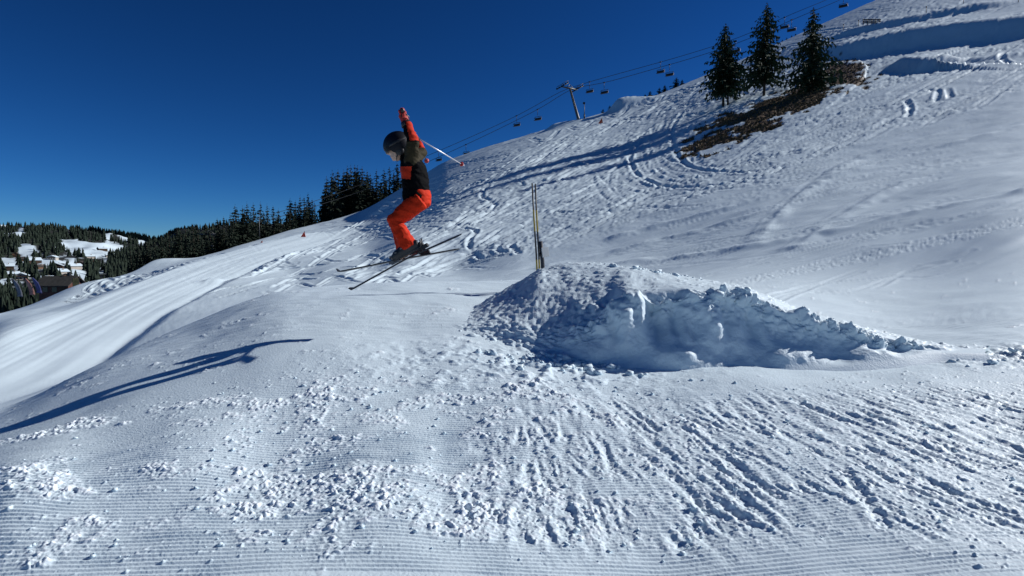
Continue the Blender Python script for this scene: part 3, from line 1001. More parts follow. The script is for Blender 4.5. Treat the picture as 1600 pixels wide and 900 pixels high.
for i in range(170):
    pxx = cr.gauss(880, 60)
    clod((pxx - 800) / FPX * 4.55, cr.gauss(4.58, 0.10), 0.012 + 0.035 * cr.random() ** 3)
for i in range(520):
    xx = cr.gauss(-0.6, 1.1)
    clod(xx, cr.uniform(2.3, 4.2), 0.004 + 0.011 * cr.random() ** 3)
for i in range(420):
    clod(cr.uniform(0.2, 3.4), cr.uniform(2.35, 4.1), 0.004 + 0.010 * cr.random() ** 3)
for i in range(60):
    clod(cr.uniform(3.6, 5.4), cr.gauss(4.6, 0.2), 0.01 + 0.03 * cr.random() ** 2)
tag(link('snow_clods', mesh_np('snow_clods', np.concatenate(cv), np.concatenate(cf), True), M_SNOW), 'loose clods of broken snow scattered over the piste', 'snow clods', kind='stuff')
cv, cf = [], []
KVf = KV.reshape(-1, 3)
sel = np.where((topm.ravel() > 0.5) & (kpx.ravel() > 940) & (kpx.ravel() < 1100) & (ksr.ravel() > 5.75) & (ksr.ravel() < 6.02))[0]
for i in cr.sample(list(sel), 40):
    p = KVf[i]
    r_ = 0.008 + 0.03 * cr.random() ** 3
    cf.append(ifc + 12 * len(cv))
    cv.append(iv * (1 + 0.3 * rng.standard_normal((12, 1))) * r_ * np.array([1.2, 1, 0.7]) + p + np.array([0, 0, 0.2 * r_]))
sel = np.where((rough.ravel() > 0.6) & (band.ravel() * lm.ravel() > 0.45))[0]
for i in cr.sample(list(sel), 150):
    p = KVf[i]
    r_ = 0.010 + (0.034 if p[0] < 1.5 else 0.018) * cr.random() ** 2.2
    cf.append(ifc + 12 * len(cv))
    cv.append((iv * (1 + 0.28 * rng.standard_normal((12, 1)))) * r_ * np.array([1.1, 0.9, 0.95]) + p - np.array([0, -0.25 * r_, 0.1 * r_]))
tag(link('ramp_crumbs', mesh_np('ramp_crumbs', np.concatenate(cv), np.concatenate(cf), True), M_SNOW), 'small snow crumbs and broken lumps stuck on the ramp', 'snow crumbs', kind='stuff')

# ------------------------------------------------------------------ conifers
def conifer_mesh(h, rad, levels, per, sprays, seed, bare_to=0.1, droop=0.35, leaf=1.0, ragged=0.25, name='crown'):
    """crown of a spruce: whorls of drooping boughs, each a row of small needle sprays; returns (crown mesh, trunk mesh)"""
    r = np.random.default_rng(seed)
    V, F = [], []
    tops = []
    lean = r.uniform(-0.015, 0.015, 2) * h
    for i in range(levels):
        f = i / (levels - 1)
        z = h * (bare_to + (0.985 - bare_to) * f ** 0.92)
        prof = rad * (1 - f) ** 0.78 * (0.55 + 0.45 * min(1, f / 0.12)) + 0.03 * rad
        n = max(4, int(per * (1 - 0.45 * f)))
        a0 = r.uniform(0, 6.28)
        for k in range(n):
            if r.random() < 0.08: continue
            az = a0 + 6.283 * (k + r.uniform(-.35, .35)) / n
            L = prof * r.uniform(1 - ragged * 1.6, 1 + ragged)
            dirv = np.array([math.cos(az), math.sin(az), 0])
            sidev = np.array([-dirv[1], dirv[0], 0])
            dr = droop * r.uniform(0.6, 1.4) * (1 - 0.75 * f)
            c0 = np.array([lean[0] * f, lean[1] * f, z + r.uniform(-.3, .3) * h / levels])
            m = max(2, int(round(sprays * (0.45 + 0.55 * L / rad))))
            for j in range(m):
                t = (j + r.uniform(0.2, 0.8)) / m
                p = c0 + dirv * L * t + np.array([0, 0, -dr * L * t ** 1.3 + 0.10 * L * t ** 3])
                s = leaf * L / m * r.uniform(0.7, 1.2) * (1.15 - 0.45 * t) + 0.02 * rad
                w = s * r.uniform(0.55, 0.95)
                tl = np.array([r.uniform(-.3, .3), r.uniform(-.3, .3), -0.35 - 0.3 * r.random()])
                q = dirv + 0.5 * sidev * r.uniform(-1, 1) + tl * 0.8
                q /= np.linalg.norm(q)
                sv = sidev + np.array([0, 0, r.uniform(-.6, .6)])
                b = len(V)
                V += [p - q * s * .45, p + sv * w * .55 - q * .1 * s, p + q * s * .75 + np.array([0, 0, -.12 * s]), p - sv * w * .55 - q * .1 * s]
                F += [(b, b + 1, b + 2), (b, b + 2, b + 3)]
                if r.random() < 0.7:                     # hanging twigs
                    b = len(V)
                    V += [p - q * .3 * s, p + q * .55 * s, p + q * .2 * s + np.array([r.uniform(-.2, .2) * s, r.uniform(-.2, .2) * s, -s * r.uniform(.6, 1.1)])]
                    F += [(b, b + 1, b + 2)]
    me = mesh_np(name, np.array(V), np.array([f for f in F]), False)
    T = MB()
    T.loft([(0, 0, -0.06 * h), (0, 0, 0.02 * h), (lean[0] * .4, lean[1] * .4, 0.4 * h), (lean[0] * .95, lean[1] * .95, 0.97 * h)],
           [0.022 * h, 0.016 * h, 0.011 * h, 0.002 * h], 8)
    for i in range(14):                                   # stubs of dead limbs below the crown
        z = h * (0.04 + (bare_to + 0.1) * r.random())
        az = r.uniform(0, 6.28)
        L = rad * r.uniform(.15, .4)
        T.tube((0, 0, z), (math.cos(az) * L, math.sin(az) * L, z - .1 * L), 0.003 * h, 0.001 * h, 4)
    tm = mesh_np('trunk', np.array(T.v), [list(f) for f in T.f], True)
    return me, tm


def place_tree(name, loc, meshes, scale, label, group=None, cat='tree', rz=0.0, sxy=1.0, needle=None):
    o = empty(name, loc, label, cat, group, rz)
    o.scale = (scale * sxy, scale * sxy, scale)
    link('crown', meshes[0], needle or M_NEEDLE, o)
    link('trunk', meshes[1], M_BARK, o)
    return o


# four spruces on the bare patch
big4 = [  # base px, base row, top row, crown radius / height, trunk bare to, seed, width
    (1130, 166, 40, 0.31, 0.17, 1, 'left of the pair of spruces with touching trunks at the left of the bare patch'),
    (1138, 163, 66, 0.27, 0.24, 2, 'shorter right one of the twin spruces at the left of the bare patch'),
    (1193, 150, 10, 0.29, 0.17, 3, 'tall pointed spruce with a bare lower trunk, middle of the group on the brown patch'),
    (1268, 141, 13, 0.33, 0.07, 4, 'broad dark spruce with boughs near the ground, right of the brown patch'),
]
for bx_, by_, ty_, rr_, bare_to, sd_, lab in big4:
    p = ground_pt(bx_, by_, 6, 9)
    hgt = (by_ - ty_) / FPX * p.y
    ms = conifer_mesh(1.0, rr_, 34, 11, 7, 40 + sd_, bare_to, droop=0.42, leaf=1.25, ragged=0.33)
    place_tree('spruce_tree', p - Vector((0, 0, 0.1)), ms, hgt, lab, 'spruces on the brown snow-free patch')

# dry grass on the bare patch
bi_ = np.argwhere((bare > 0.6) & (GPX < 1700))
gv_, gf_ = [], []
for r_, c_ in bi_[rng.integers(0, len(bi_), 5200)]:
    p = GV[r_, c_]
    hh = rng.uniform(0.08, 0.30)
    a = rng.uniform(0, 6.28)
    w = 0.10 + 0.1 * rng.random()
    d = np.array([math.cos(a), math.sin(a), 0])
    b = len(gv_)
    gv_ += [p - d * w + np.array([0, 0, -.03]), p + d * w + np.array([0, 0, -.03]), p + np.array([rng.normal() * .12, rng.normal() * .12, hh])]
    gf_.append((b, b + 1, b + 2))
tag(link('dry_grass', mesh_np('dry_grass', np.array(gv_), np.array(gf_), False), M_DRY), 'dry brown grass on the bare patch under the spruces', 'grass', kind='stuff')

# forest behind the ridge, left of the skier
KIN = [conifer_mesh(1.0, q[0], 17, 8, 4, 70 + i, 0.04, droop=0.4, leaf=1.7, ragged=0.3) for i, q in enumerate([(0.19,), (0.16,), (0.22,), (0.175,), (0.20,)])]
env_x = [200, 250, 290, 330, 352, 370, 400, 435, 446, 455, 480, 492, 500, 512, 545, 565, 580, 600, 640, 665]
env_y = [388, 368, 346, 344, 332, 318, 312, 320, 338, 308, 298, 306, 324, 268, 254, 252, 265, 256, 246, 262]
ORD = ['first', 'second', 'third', 'fourth', 'fifth', 'sixth', 'seventh', 'eighth', 'ninth', 'tenth', 'eleventh', 'twelfth', 'thirteenth', 'fourteenth', 'fifteenth']
ft = random.Random(21)
nfor = 0
stands = [(205, 300, 16, 'dark conifer in the low wood by the leaning pylon'),
          (300, 444, 30, 'dark conifer in the stand by the left floodlight pole'),
          (449, 494, 14, 'dark conifer in the small clump between larger stands'),
          (504, 585, 26, 'dark conifer in the dense stand just left of the skier'),
          (586, 662, 14, 'conifer in the thin stand behind the skier')]
for xa, xb, n, lab in stands:
    for i in range(n):
        q = xa + (xb - xa) * (i + ft.uniform(0.1, 0.9)) / n
        rp = ridge_py(q)
        Yr = math.exp(float(np.interp(q, cols, cL[:, 9])))
        Y_ = Yr * ft.uniform(1.03, 1.22)
        base_py = rp + (Y_ / Yr - 1) * 90 + 3
        top = float(np.interp(q, env_x, env_y)) + (ft.uniform(0, 7) if i % 2 == 0 else ft.uniform(3, 30))
        if base_py - top < 16: top = base_py - 16 - ft.uniform(0, 8)
        a, b = WV(q, base_py, Y_), WV(q, top, Y_)
        k = ft.randrange(5)
        if i % 2 == 0:
            L = lab.replace('dark conifer', f'dark conifer, {ORD[i // 2]} top from left,', 1) if 'dark conifer' in lab else lab.replace('conifer', f'conifer, {ORD[i // 2]} top from left,', 1)
        else:
            L = lab.replace('conifer', 'lower conifer, half hidden,', 1)
        place_tree('conifer', a, KIN[k], b.z - a.z, L, 'conifers along the left skyline', rz=ft.uniform(0, 6.28), sxy=ft.uniform(0.85, 1.2), needle=M_NEEDLE2)
# low conifers peeping over the right-hand ridge
for q, hh, lab in [(942, 7, 'a'), (953, 9, 'b'), (962, 9, 'c'), (985, 7, 'd'), (1008, 9, 'e'), (1016, 11, 'f'), (1030, 11, 'g'), (1038, 12, 'h'), (1056, 17, 'i'), (1066, 9, 'j')]:
    rp = ridge_py(q)
    Yr = math.exp(float(np.interp(q, cols, cL[:, 9]))) * 1.06
    a, b = WV(q, rp + 6, Yr), WV(q, rp - hh, Yr)
    L = 'rounded dark conifer on the ridge, the largest left of the spruces' if lab == 'i' else 'small dark conifer top peeping over the ridge right of the lift pylon'
    place_tree('low_conifer', a, KIN[2], b.z - a.z, L, 'small conifers on the ridge', rz=q, sxy=2.0, needle=M_NEEDLE2)
for q in (1222, 1229, 1237, 1243):  # unidentified dark specks in a row, stood in for by small conifers
    rp = ridge_py(q)
    Yr = math.exp(float(np.interp(q, cols, cL[:, 9]))) * 1.02
    a, b = WV(q, rp + 3, Yr), WV(q, rp - 4, Yr)
    place_tree('tiny_silhouette', a, KIN[0], b.z - a.z, 'tiny dark shrub on the skyline between the spruces', 'tiny silhouettes on the skyline', 'silhouette', rz=q, sxy=2.2, needle=M_NEEDLE2)

# ------------------------------------------------------------------ far woods on the hills (one mass)

def clearing(a, b):
    m = 0
    for cx_, cy_, rx, ry, an in clear:
        c, s = math.cos(an), math.sin(an)
        qx, qy = a - cx_, b - cy_
        m = max(m, math.exp(-(((c * qx + s * qy) / rx) ** 2 + ((-s * qx + c * qy) / ry) ** 2)))
    return m


tv, tf = [], []
nt_ = 0
wr_ = random.Random(9)
cosk = [(math.cos(6.283 * k / 6), math.sin(6.283 * k / 6)) for k in range(6)]
houses = [(40, 403, 1), (20, 428, 0), (62, 420, 1), (88, 416, 0), (140, 401, 2), (116, 420, 2), (74, 437, 0), (104, 434, 1), (34, 437, 2), (52, 410, 0), (128, 412, 1), (150, 407, 1),
          (10, 418, 0), (83, 404, 2), (160, 392, 0), (172, 398, 2), (24, 396, 1), (95, 427, 2)]
i = 0
while i < 13000:
    a = wr_.uniform(-120, 660)
    b = wr_.uniform(352, 505)
    if a > 300 and b > 440: i += 1; continue
    i += 1
    if clearing(a, b) > 0.40 + wr_.uniform(-.12, .12): continue
    if 0 < a < 170 and 396 < b < 480 and wr_.random() < 0.72: continue
    if any(abs(a - hx_) < 9 and -2 < b - hy_ < 7 for hx_, hy_, _ in houses): continue
    p = hill_pt(a, b)
    hh = wr_.uniform(9, 20) * (1.0 if p.y > 600 else 0.7)
    rr = hh * wr_.uniform(0.2, 0.34)
    for lv in range(3):
        z0, z1 = hh * (0.04 + 0.27 * lv), hh * (0.52 + 0.24 * lv)
        r0 = rr * (1 - 0.27 * lv)
        bs = len(tv)
        for cx_, sx_ in cosk:
            k = wr_.uniform(0.65, 1.25)
            tv.append((p.x + cx_ * r0 * k, p.y + sx_ * r0 * k, p.z + z0 * wr_.uniform(.8, 1.2) - 0.5))
        tv.append((p.x, p.y, p.z + z1))
        tf += [(bs + k, bs + (k + 1) % 6, bs + 6) for k in range(6)]
tag(link('far_forest', mesh_np('far_forest', np.array(tv), np.array(tf), False), M_NEEDLE2), 'dark conifer forest covering the far hills across the valley', 'forest', kind='stuff')

# ------------------------------------------------------------------ village chalets
M_WOOD = [mat('dark_timber', (0.055, 0.032, 0.02), 0.8, var=0.3, vscale=0.8), mat('brown_timber', (0.12, 0.065, 0.035), 0.8, var=0.3, vscale=0.8), mat('pale_render', (0.42, 0.38, 0.33), 0.85, var=0.1, vscale=0.5)]
M_ROOFB = mat('roof_shingle', (0.06, 0.05, 0.045), 0.8, var=0.3, vscale=1.0)
M_ROOFS = mat('roof_snow', SNOW, 0.7, var=0.04, vscale=0.5)
M_GLASS = mat('window_glass', (0.03, 0.035, 0.04), 0.15, var=0.1)
M_WHITE = mat('white_paint', (0.75, 0.76, 0.76), 0.6, var=0.05)


def chalet(loc, w, d, h, rz, kind, label, snowy, name='chalet', group='village chalets'):
    o = empty(name, loc, label, 'house', group, rz)
    m = MB()
    rh = h * 0.55
    hw, hd = w / 2, d / 2
    V = [(-hw, -hd, -2), (hw, -hd, -2), (hw, hd, -2), (-hw, hd, -2), (-hw, -hd, h), (hw, -hd, h), (hw, hd, h), (-hw, hd, h), (0, -hd, h + rh), (0, hd, h + rh)]
    m.add(V, [(0, 1, 5, 8, 4), (2, 3, 7, 9, 6), (1, 2, 6, 5), (3, 0, 4, 7)])
    m.build('wall', M_WOOD[kind], o, False, origin=(0, 0, 0))
    R = MB()
    e, tk = 1.0, 0.35
    sl = rh / hw
    for s in (-1, 1):
        A = [(0, -hd - e, h + rh + .05), (0, hd + e, h + rh + .05), (s * (hw + e), hd + e, h - sl * e + .05), (s * (hw + e), -hd - e, h - sl * e + .05)]
        B = [(x_, y_, z_ + tk) for x_, y_, z_ in A]
        R.add(A + B, [(0, 1, 2, 3), (7, 6, 5, 4), (0, 3, 7, 4), (3, 2, 6, 7), (2, 1, 5, 6)])
    rf = R.build('roof', M_ROOFS if snowy else M_ROOFB, o, False, origin=(0, 0, 0))
    c = MB().box((hw * .4, hd * .3, h + rh * .95), (.9, .9, 2.2))
    c.build('chimney', M_WOOD[2], rf, False, origin=(0, 0, 0))
    for lv in range(2):
        for k in (-1, 0, 1):
            if lv == 1 and k: continue
            q = MB().box((k * w * .28, -hd - .03, h * .35 + lv * h * .6), (1.3, .12, 1.5))
            q.build('window', M_GLASS, o, False, origin=(0, 0, 0))
    b = MB().box((0, -hd - .6, h * .72), (w * .9, 1.1, .18)).box((0, -hd - 1.1, h * .72 + .5), (w * .9, .08, .8))
    b.build('balcony', M_WOOD[0], o, False, origin=(0, 0, 0))
    return o


hn = random.Random(4)
where = ['by the big snowy meadow', 'at the left edge of the valley', 'in the middle of the village', 'near the flags']
hlab = ['brown-roofed', 'snow-roofed', 'snow-roofed']
for i, (a, b, k) in enumerate(houses):
    p = hill_pt(a, b + 3)
    snowy = k != 1
    wpx = hn.uniform(11, 17) if b > 408 else hn.uniform(8, 12)
    w = wpx / FPX * p.y
    if b < 406 and a > 75: pl = 'beside the big snowy meadow across the valley'
    elif a < 45: pl = 'at the left edge of the valley village'
    elif b > 425: pl = 'in the lower village above the dark hut'
    else: pl = 'in the middle of the valley village'
    chalet(p, w, w * 1.1, w * 0.42, hn.uniform(-1.0, 1.0), k, f"tiny {['dark timber', 'brown timber', 'pale'][k]} chalet with {'snowy' if snowy else 'bare brown'} roof {pl}", snowy)

# ------------------------------------------------------------------ hut, feather flags and boards at the left edge of the piste
hb = WV(96, 454, 92)
hut = empty('hut', hb, 'dark wooden hut with long low roof beyond the left edge of the piste', 'hut', rz=0.0)
W_ = 4.6
m = MB().add([(-2.4, -1.6, -1.5), (2.4, -1.6, -1.5), (2.4, 1.6, -1.5), (-2.4, 1.6, -1.5), (-2.4, -1.6, 1.1), (2.4, -1.6, 1.1), (2.4, 1.6, 1.1), (-2.4, 1.6, 1.1), (-2.4, 0, 2.2), (2.4, 0, 2.2)],
             [(0, 1, 5, 4), (2, 3, 7, 6), (1, 2, 6, 9, 5), (3, 0, 4, 8, 7)])
m.build('wall', mat('reddish_timber', (0.10, 0.04, 0.03), 0.8, var=0.3, vscale=2), hut, False, origin=(0, 0, 0))
R = MB()
for s in (-1, 1):
    A = [(-2.9, 0, 2.3), (2.9, 0, 2.3), (2.9, s * 2.2, 0.78), (-2.9, s * 2.2, 0.78)]
    R.add(A + [(a, b, c + .12) for a, b, c in A], [(0, 1, 2, 3), (7, 6, 5, 4), (3, 2, 6, 7), (1, 5, 6, 2), (0, 3, 7, 4)])
rf = R.build('roof', mat('weathered_roof', (0.05, 0.047, 0.04), 0.8, var=0.3, vscale=2), hut, False, origin=(0, 0, 0))
MB().box((1.1, 0.4, 2.5), (.4, .4, 1.0)).build('chimney', M_DARK, rf, False, origin=(0, 0, 0))
for k in (-1.3, 0.2):
    MB().box((k, -1.63, 0.25), (.8, .08, .8)).build('window', M_GLASS, hut, False, origin=(0, 0, 0))
MB().box((1.5, -1.63, 0.0), (.9, .08, 1.8)).build('door', M_WOOD[0], hut, False, origin=(0, 0, 0))
bb = WV(119, 452, 88)
bk = empty('banner', bb, 'yellow and orange banner standing at the right end of the dark hut', 'banner')
MB().box((0, 0, 0.6), (.95, .06, 2.3)).build('cloth', mat('yellow_banner', (0.55, 0.32, 0.10), 0.7, var=0.4, vscale=1.2), bk, False, origin=(0, 0, 0))
for s in (-1, 1): MB().tube((s * .5, 0, -1.2), (s * .5, 0, 1.8), .03).build('pole', M_DARK, bk, origin=(0, 0, 0))
for a, b, lab in ((128, 452, 'left of two small white boards standing at the edge of the piste'), (134.5, 450, 'right of two small white boards standing at the edge of the piste')):
    o = empty('white_board', WV(a, b + 4, 82), lab, 'board', 'white boards at the piste edge')
    MB().box((0, 0, .5), (.5, .06, .75)).build('panel', M_WHITE, o, False, origin=(0, 0, 0))
    for s in (-1, 1): MB().tube((s * .18, 0, -.5), (s * .18, 0, .12), .03).build('leg', M_DARK, o, origin=(0, 0, 0))
flagc = [(27, 466, 432, (0.16, 0.17, 0.21), 'grey feather flag, leftmost of three beside the hut'), (46, 463, 431, (0.42, 0.20, 0.17), 'pinkish red feather flag, middle of three beside the hut'),
         (57, 460, 430, (0.07, 0.08, 0.22), 'dark blue feather flag, rightmost of three beside the hut')]
for a, b, t, c, lab in flagc:
    o = empty('feather_flag', WV(a, b + 2, 66), lab, 'flag', 'feather flags at the piste edge')
    H = (b - t) / FPX * 66
    MB().loft([(0, 0, -.4), (-.12, 0, H * .5), (-.42, 0, H * .9), (-.55, 0, H * .97)], [.025, .022, .016, .01], 6).build('pole', M_DARK, o, origin=(0, 0, 0))
    cl = MB()
    n = 10
    L_, R_ = [], []
    for k in range(n + 1):
        f = k / n
        z = H * (0.14 + 0.82 * f)
        x0 = -.12 * f * 2 if f < .5 else -.12 - .34 * (f - .5) * 2
        w = 0.62 * (1 - max(0, f - .72) / .28 * .8)
        L_.append((x0 + .02, .05 * math.sin(f * 7), z))
        R_.append((x0 + w, .09 * math.sin(f * 6 + 1), z - .05))
    cl.add(L_ + R_, [(k, k + 1, n + 2 + k, n + 1 + k) for k in range(n)])
    c_ = cl.build('cloth', mat('flag_cloth', c, 0.7, var=0.35, vscale=2.5), o, origin=(0, 0, 0))
    c_.modifiers.new('s', 'SOLIDIFY').thickness = 0.012

# ------------------------------------------------------------------ chairlift
def chair_parts(o):
    m = MB().tube((0, 0, 0), (0, 0, -1.35), .05, n=6).tube((0, 0, -1.35), (0, .25, -1.75), .05, n=6)
    m.build('hanger', M_DARK, o, origin=(0, 0, 0))
    MB().box((0, 0, 0.02), (.5, .2, .18)).build('grip', M_DARK, o, origin=(0, 0, 0))
    f = MB().tube((-.95, .25, -1.75), (.95, .25, -1.75), .05, n=6)
    for s in (-1, 1): f.loft([(s * .95, .25, -1.75), (s * .98, .3, -2.5), (s * .98, -.25, -2.68)], [.045] * 3, 6)
    f.build('frame', M_DARK, o, origin=(0, 0, 0))
    MB().box((0, 0.0, -2.62), (1.85, .52, .14)).build('seat', M_SEAT, o, False, origin=(0, 0, 0), bevel=.03)
    MB().box((0, .3, -2.28), (1.85, .10, .55)).build('backrest', M_SEAT, o, False, origin=(0, 0, 0), bevel=.03)
    b = MB()
    for s in (-1, 1): b.tube((s * .8, .25, -1.8), (s * .8, -.42, -2.25), .03, n=6)
    b.tube((-.8, -.42, -2.25), (.8, -.42, -2.25), .035, n=6)
    b.build('safety_bar', M_DARK, o, origin=(0, 0, 0))


rope1 = [(318, 364, 150), (480, 318, 170), (600, 273, 186), (685, 236, 185), (807, 181, 178), (884, 140, 174), (921, 128, 174), (1032, 97, 172), (1150, 60, 172), (1226, 27, 172), (1300, -4, 176), (1364, -32, 190)]
rope2 = [(336, 366, 147), (480, 326, 166), (600, 284, 181), (728, 226, 178), (840, 171, 172), (899, 138, 169), (944, 129, 169), (1046, 101, 167), (1150, 68, 167), (1238, 31, 167), (1312, 0, 170), (1380, -30, 184)]
for rp_, lab in ((rope1, 'upper steel cable of the chairlift, running up to the pylon and beyond'), (rope2, 'lower steel cable of the chairlift, running up to the pylon and beyond')):
    P3 = world(*np.array(rp_, float).T)
    s_ = np.arange(len(rp_))
    fine_ = pchip(s_, P3, np.linspace(0, len(rp_) - 1, 60))
    MBc = MB().loft([Vector(q) for q in fine_.tolist()], [.07] * 60, 6)
    tag(MBc.build('lift_cable', M_CABLE, origin=fine_[0].tolist()), lab, 'cable', 'chairlift cables')
c0 = None
chairs = [(685, 236, 185, 'behind the ski pole tip'), (728, 226, 178, 'just right of the ski pole tip'), (807, 181, 178, 'third from the left'), (840, 171, 172, 'fourth from the left, halfway between skier and pylon'),
          (921, 128, 174, 'nearest to the pylon on its right'), (944, 129, 169, 'second to the right of the pylon'), (1032, 97, 172, 'left one of the close pair above the ridge conifers'), (1046, 101, 167, 'right one of the close pair above the ridge conifers'),
          (1150, 64, 171, 'between the first two spruces'), (1226, 27, 172, 'left one of the pair between the two right spruces'), (1237, 31, 167, 'right one of the pair between the two right spruces'), (1318, -6, 174, 'at the top edge of the picture, right of the spruces')]
for a, b, Y_, lab in chairs:
    o = empty('lift_chair', WV(a, b, Y_), 'empty dark chairlift chair hanging ' + lab if lab[0] in 'bja' and 'one' not in lab else 'empty dark chairlift chair, ' + lab, 'lift chair', 'chairs on the chairlift', rz=-0.6)
    o.scale = (1.2, 1.2, 1.2)
    if c0 is None:
        chair_parts(o)
        c0 = o
    else:
        for ch in c0.children:
            k = ch.copy()
            COL.objects.link(k)
            k.parent = o


def pylon(base, top, label, arm_rz, arm=3.2, r=0.42, ladder=True):
    o = empty('lift_pylon', base, label, 'lift pylon', 'chairlift pylons')
    t = Vector(top) - Vector(base)
    MB().loft([-t * .15, t * .05, t], [r * 1.1, r, r * .62], 12).build('mast', M_STEEL, o, origin=(0, 0, 0))
    c, s = math.cos(arm_rz), math.sin(arm_rz)
    ax = Vector((c, s, -0.0))
    al = Vector((s * -1, c, 0))
    MB().box((0, 0, -0.3), (1.2, 1.2, 0.6)).build('footing', mat('concrete', (0.3, 0.3, 0.29), 0.9, var=0.2), o, False, origin=(0, 0, 0))
    A = MB().loft([t - ax * arm, t, t + ax * arm], [(.18, .16), (.3, .3), (.18, .16)], 8)
    A.tube(t + ax * 1.2 + Vector((0, 0, .1)), t + Vector((0, 0, 1.0)), .08).tube(t - ax * 1.2 + Vector((0, 0, .1)), t + Vector((0, 0, 1.0)), .08)
    A.build('crossarm', M_STEEL, o, origin=(0, 0, 0))
    slope = Vector((0.85, 0.1, 0.5)).normalized()
    for sgn in (-1, 1):
        q = t + ax * arm * sgn
        B = MB().tube(q - slope * 1.9 + Vector((0, 0, .15)), q + slope * 1.9 + Vector((0, 0, .15)), .11, n=6)
        B.tube(q - slope * 1.9 + Vector((0, -.35, .75)), q + slope * 1.9 + Vector((0, -.35, .75)), .06, n=6)
        B.tube(q + Vector((0, 0, .1)), q + Vector((0, -.35, .75)), .06, n=6)
        bt = B.build('sheave_beam', M_DARK, o, origin=(0, 0, 0))
        for k in range(6):
            z = q + slope * (-1.75 + .7 * k) + Vector((0, 0, .32))
            MB().tube(z + Vector((0, -.06, 0)), z + Vector((0, .06, 0)), .24, n=12).build('sheave', M_DARK, bt, origin=(0, 0, 0))
    Ld = MB()
    for sgn in (-1, 1): Ld.tube(t * .05 + Vector((.15 * sgn, -r - .12, 0)), t * .95 + Vector((.15 * sgn, -r * .7 - .1, 0)), .025, n=5)
    for k in range(20):
        q = t * (.06 + .045 * k) + Vector((0, -r - .1 + .006 * k, 0))
        Ld.tube(q - Vector((.15, 0, 0)), q + Vector((.15, 0, 0)), .02, n=5)
    Ld.build('ladder', M_STEEL, o, origin=(0, 0, 0))
    return o


g = ground_pt(903, 190, 7, 9)
pylon(g, WV(890.5, 138, g.y + 1.5), 'leaning grey lift pylon with crossarm on the ridge right of the skier', 0.55, 2.6)
pylon(WV(342, 418, 145), WV(327, 366, 147), 'pale leaning lift pylon standing against the dark wood on the left', 0.2, 2.9, .36)
g = WV(1371, 4, 215)
pylon(g, g + Vector((-1.5, 0, 10)), 'foot of a lift pylon at the top edge of the picture', 0.5, 2.6, .5)

# ------------------------------------------------------------------ poles, flags and barriers on the slope
def lamp_pole(base, H, label):
    o = empty('floodlight_pole', base, label, 'light pole', 'floodlight poles')
    MB().loft([(0, 0, -.5), (0, 0, H)], [.12, .08], 8).build('pole', M_STEEL, o, origin=(0, 0, 0))
    MB().box((-.12, -.1, H), (.62, .4, .5)).build('lamp', M_DARK, o, False, origin=(0, 0, 0), bevel=.05)
    MB().loft([(0, 0, -.3), (0, 0, 1.2)], [.22, .2], 8).build('pad', M_RED if H > 7 else M_DARK, o, origin=(0, 0, 0))
    return o


g = ground_pt(913, 188, 7, 9)
lamp_pole(g, 23 / FPX * g.y, 'thin dark floodlight pole just right of the lift pylon')
g = WV(406, 384, 150)
lamp_pole(g, 50 / FPX * 150, 'thin floodlight pole in front of the wood on the left skyline')
M_NET = mat('orange_net', (0.66, 0.13, 0.06), 0.7, var=0.3, vscale=4)
for a, b, h_, mm, lab in ((473, 377, 9, M_RED, 'small red triangular marker flag on the bright lane below the wood'), (409, 382, 6, M_RED, 'small red marker at the foot of the left floodlight pole'), (938, 193, 9, M_NET, 'small orange net marker on the ridge right of the pylon')):
    g = ground_pt(a, b, 6, 9)
    H = h_ / FPX * g.y
    o = empty('marker_flag', g, lab, 'flag', 'small slope markers')
    t = MB().add([(-.42 * H, 0, .05), (.42 * H, .04, .05), (.22 * H, .02, H), (-.42 * H, .06, .05), (.42 * H, .1, .05), (.22 * H, .08, H)], [(0, 1, 2), (5, 4, 3), (0, 3, 4, 1), (1, 4, 5, 2), (2, 5, 3, 0)])
    t.build('cloth', mm, o, False, origin=(0, 0, 0))
    MB().tube((.24 * H, .03, -.3), (.24 * H, .03, H * 1.1), .03).build('pole', M_DARK, o, origin=(0, 0, 0))
M_PM = mat('marker_pole_dark', (0.04, 0.04, 0.05), 0.6, var=0.2)
for a, b, lab in ((1317, 53, 'lowest of the thin piste poles on the upper right slope'), (1342, 50, 'thin piste pole just left of the dark snow fence'), (1446, 28, 'thin piste pole above the shaded bank, right of the snow fence'), (1505, 11, 'thin piste pole at the top edge of the picture'), (1590, 8, 'thin piste pole in the top right corner')):
    g = ground_pt(a, b, 7, 9)
    o = empty('piste_pole', g, lab, 'pole', 'thin poles on the upper slope')
    H = 8 / FPX * g.y
    MB().tube((0, 0, -.3), (0, 0, H), .06, n=6).build('shaft', M_PM, o, origin=(0, 0, 0))
    MB().tube((0, 0, H), (0, 0, H + .25), .14, n=8).build('disc', M_PM, o, origin=(0, 0, 0))
g = ground_pt(1362, 48, 7, 9)
o = empty('snow_fence', g, 'short dark snow fence on the upper right slope', 'fence')
for k in range(5): MB().tube((-2 + k, 0, -.3), (-2 + k, 0, 1.2), .07, n=6).build('post', M_DARK, o, origin=(0, 0, 0))
for k in range(3): MB().box((0, -.08, .25 + .38 * k), (4.4, .05, .26)).build('board', M_DARK, o, False, origin=(0, 0, 0))

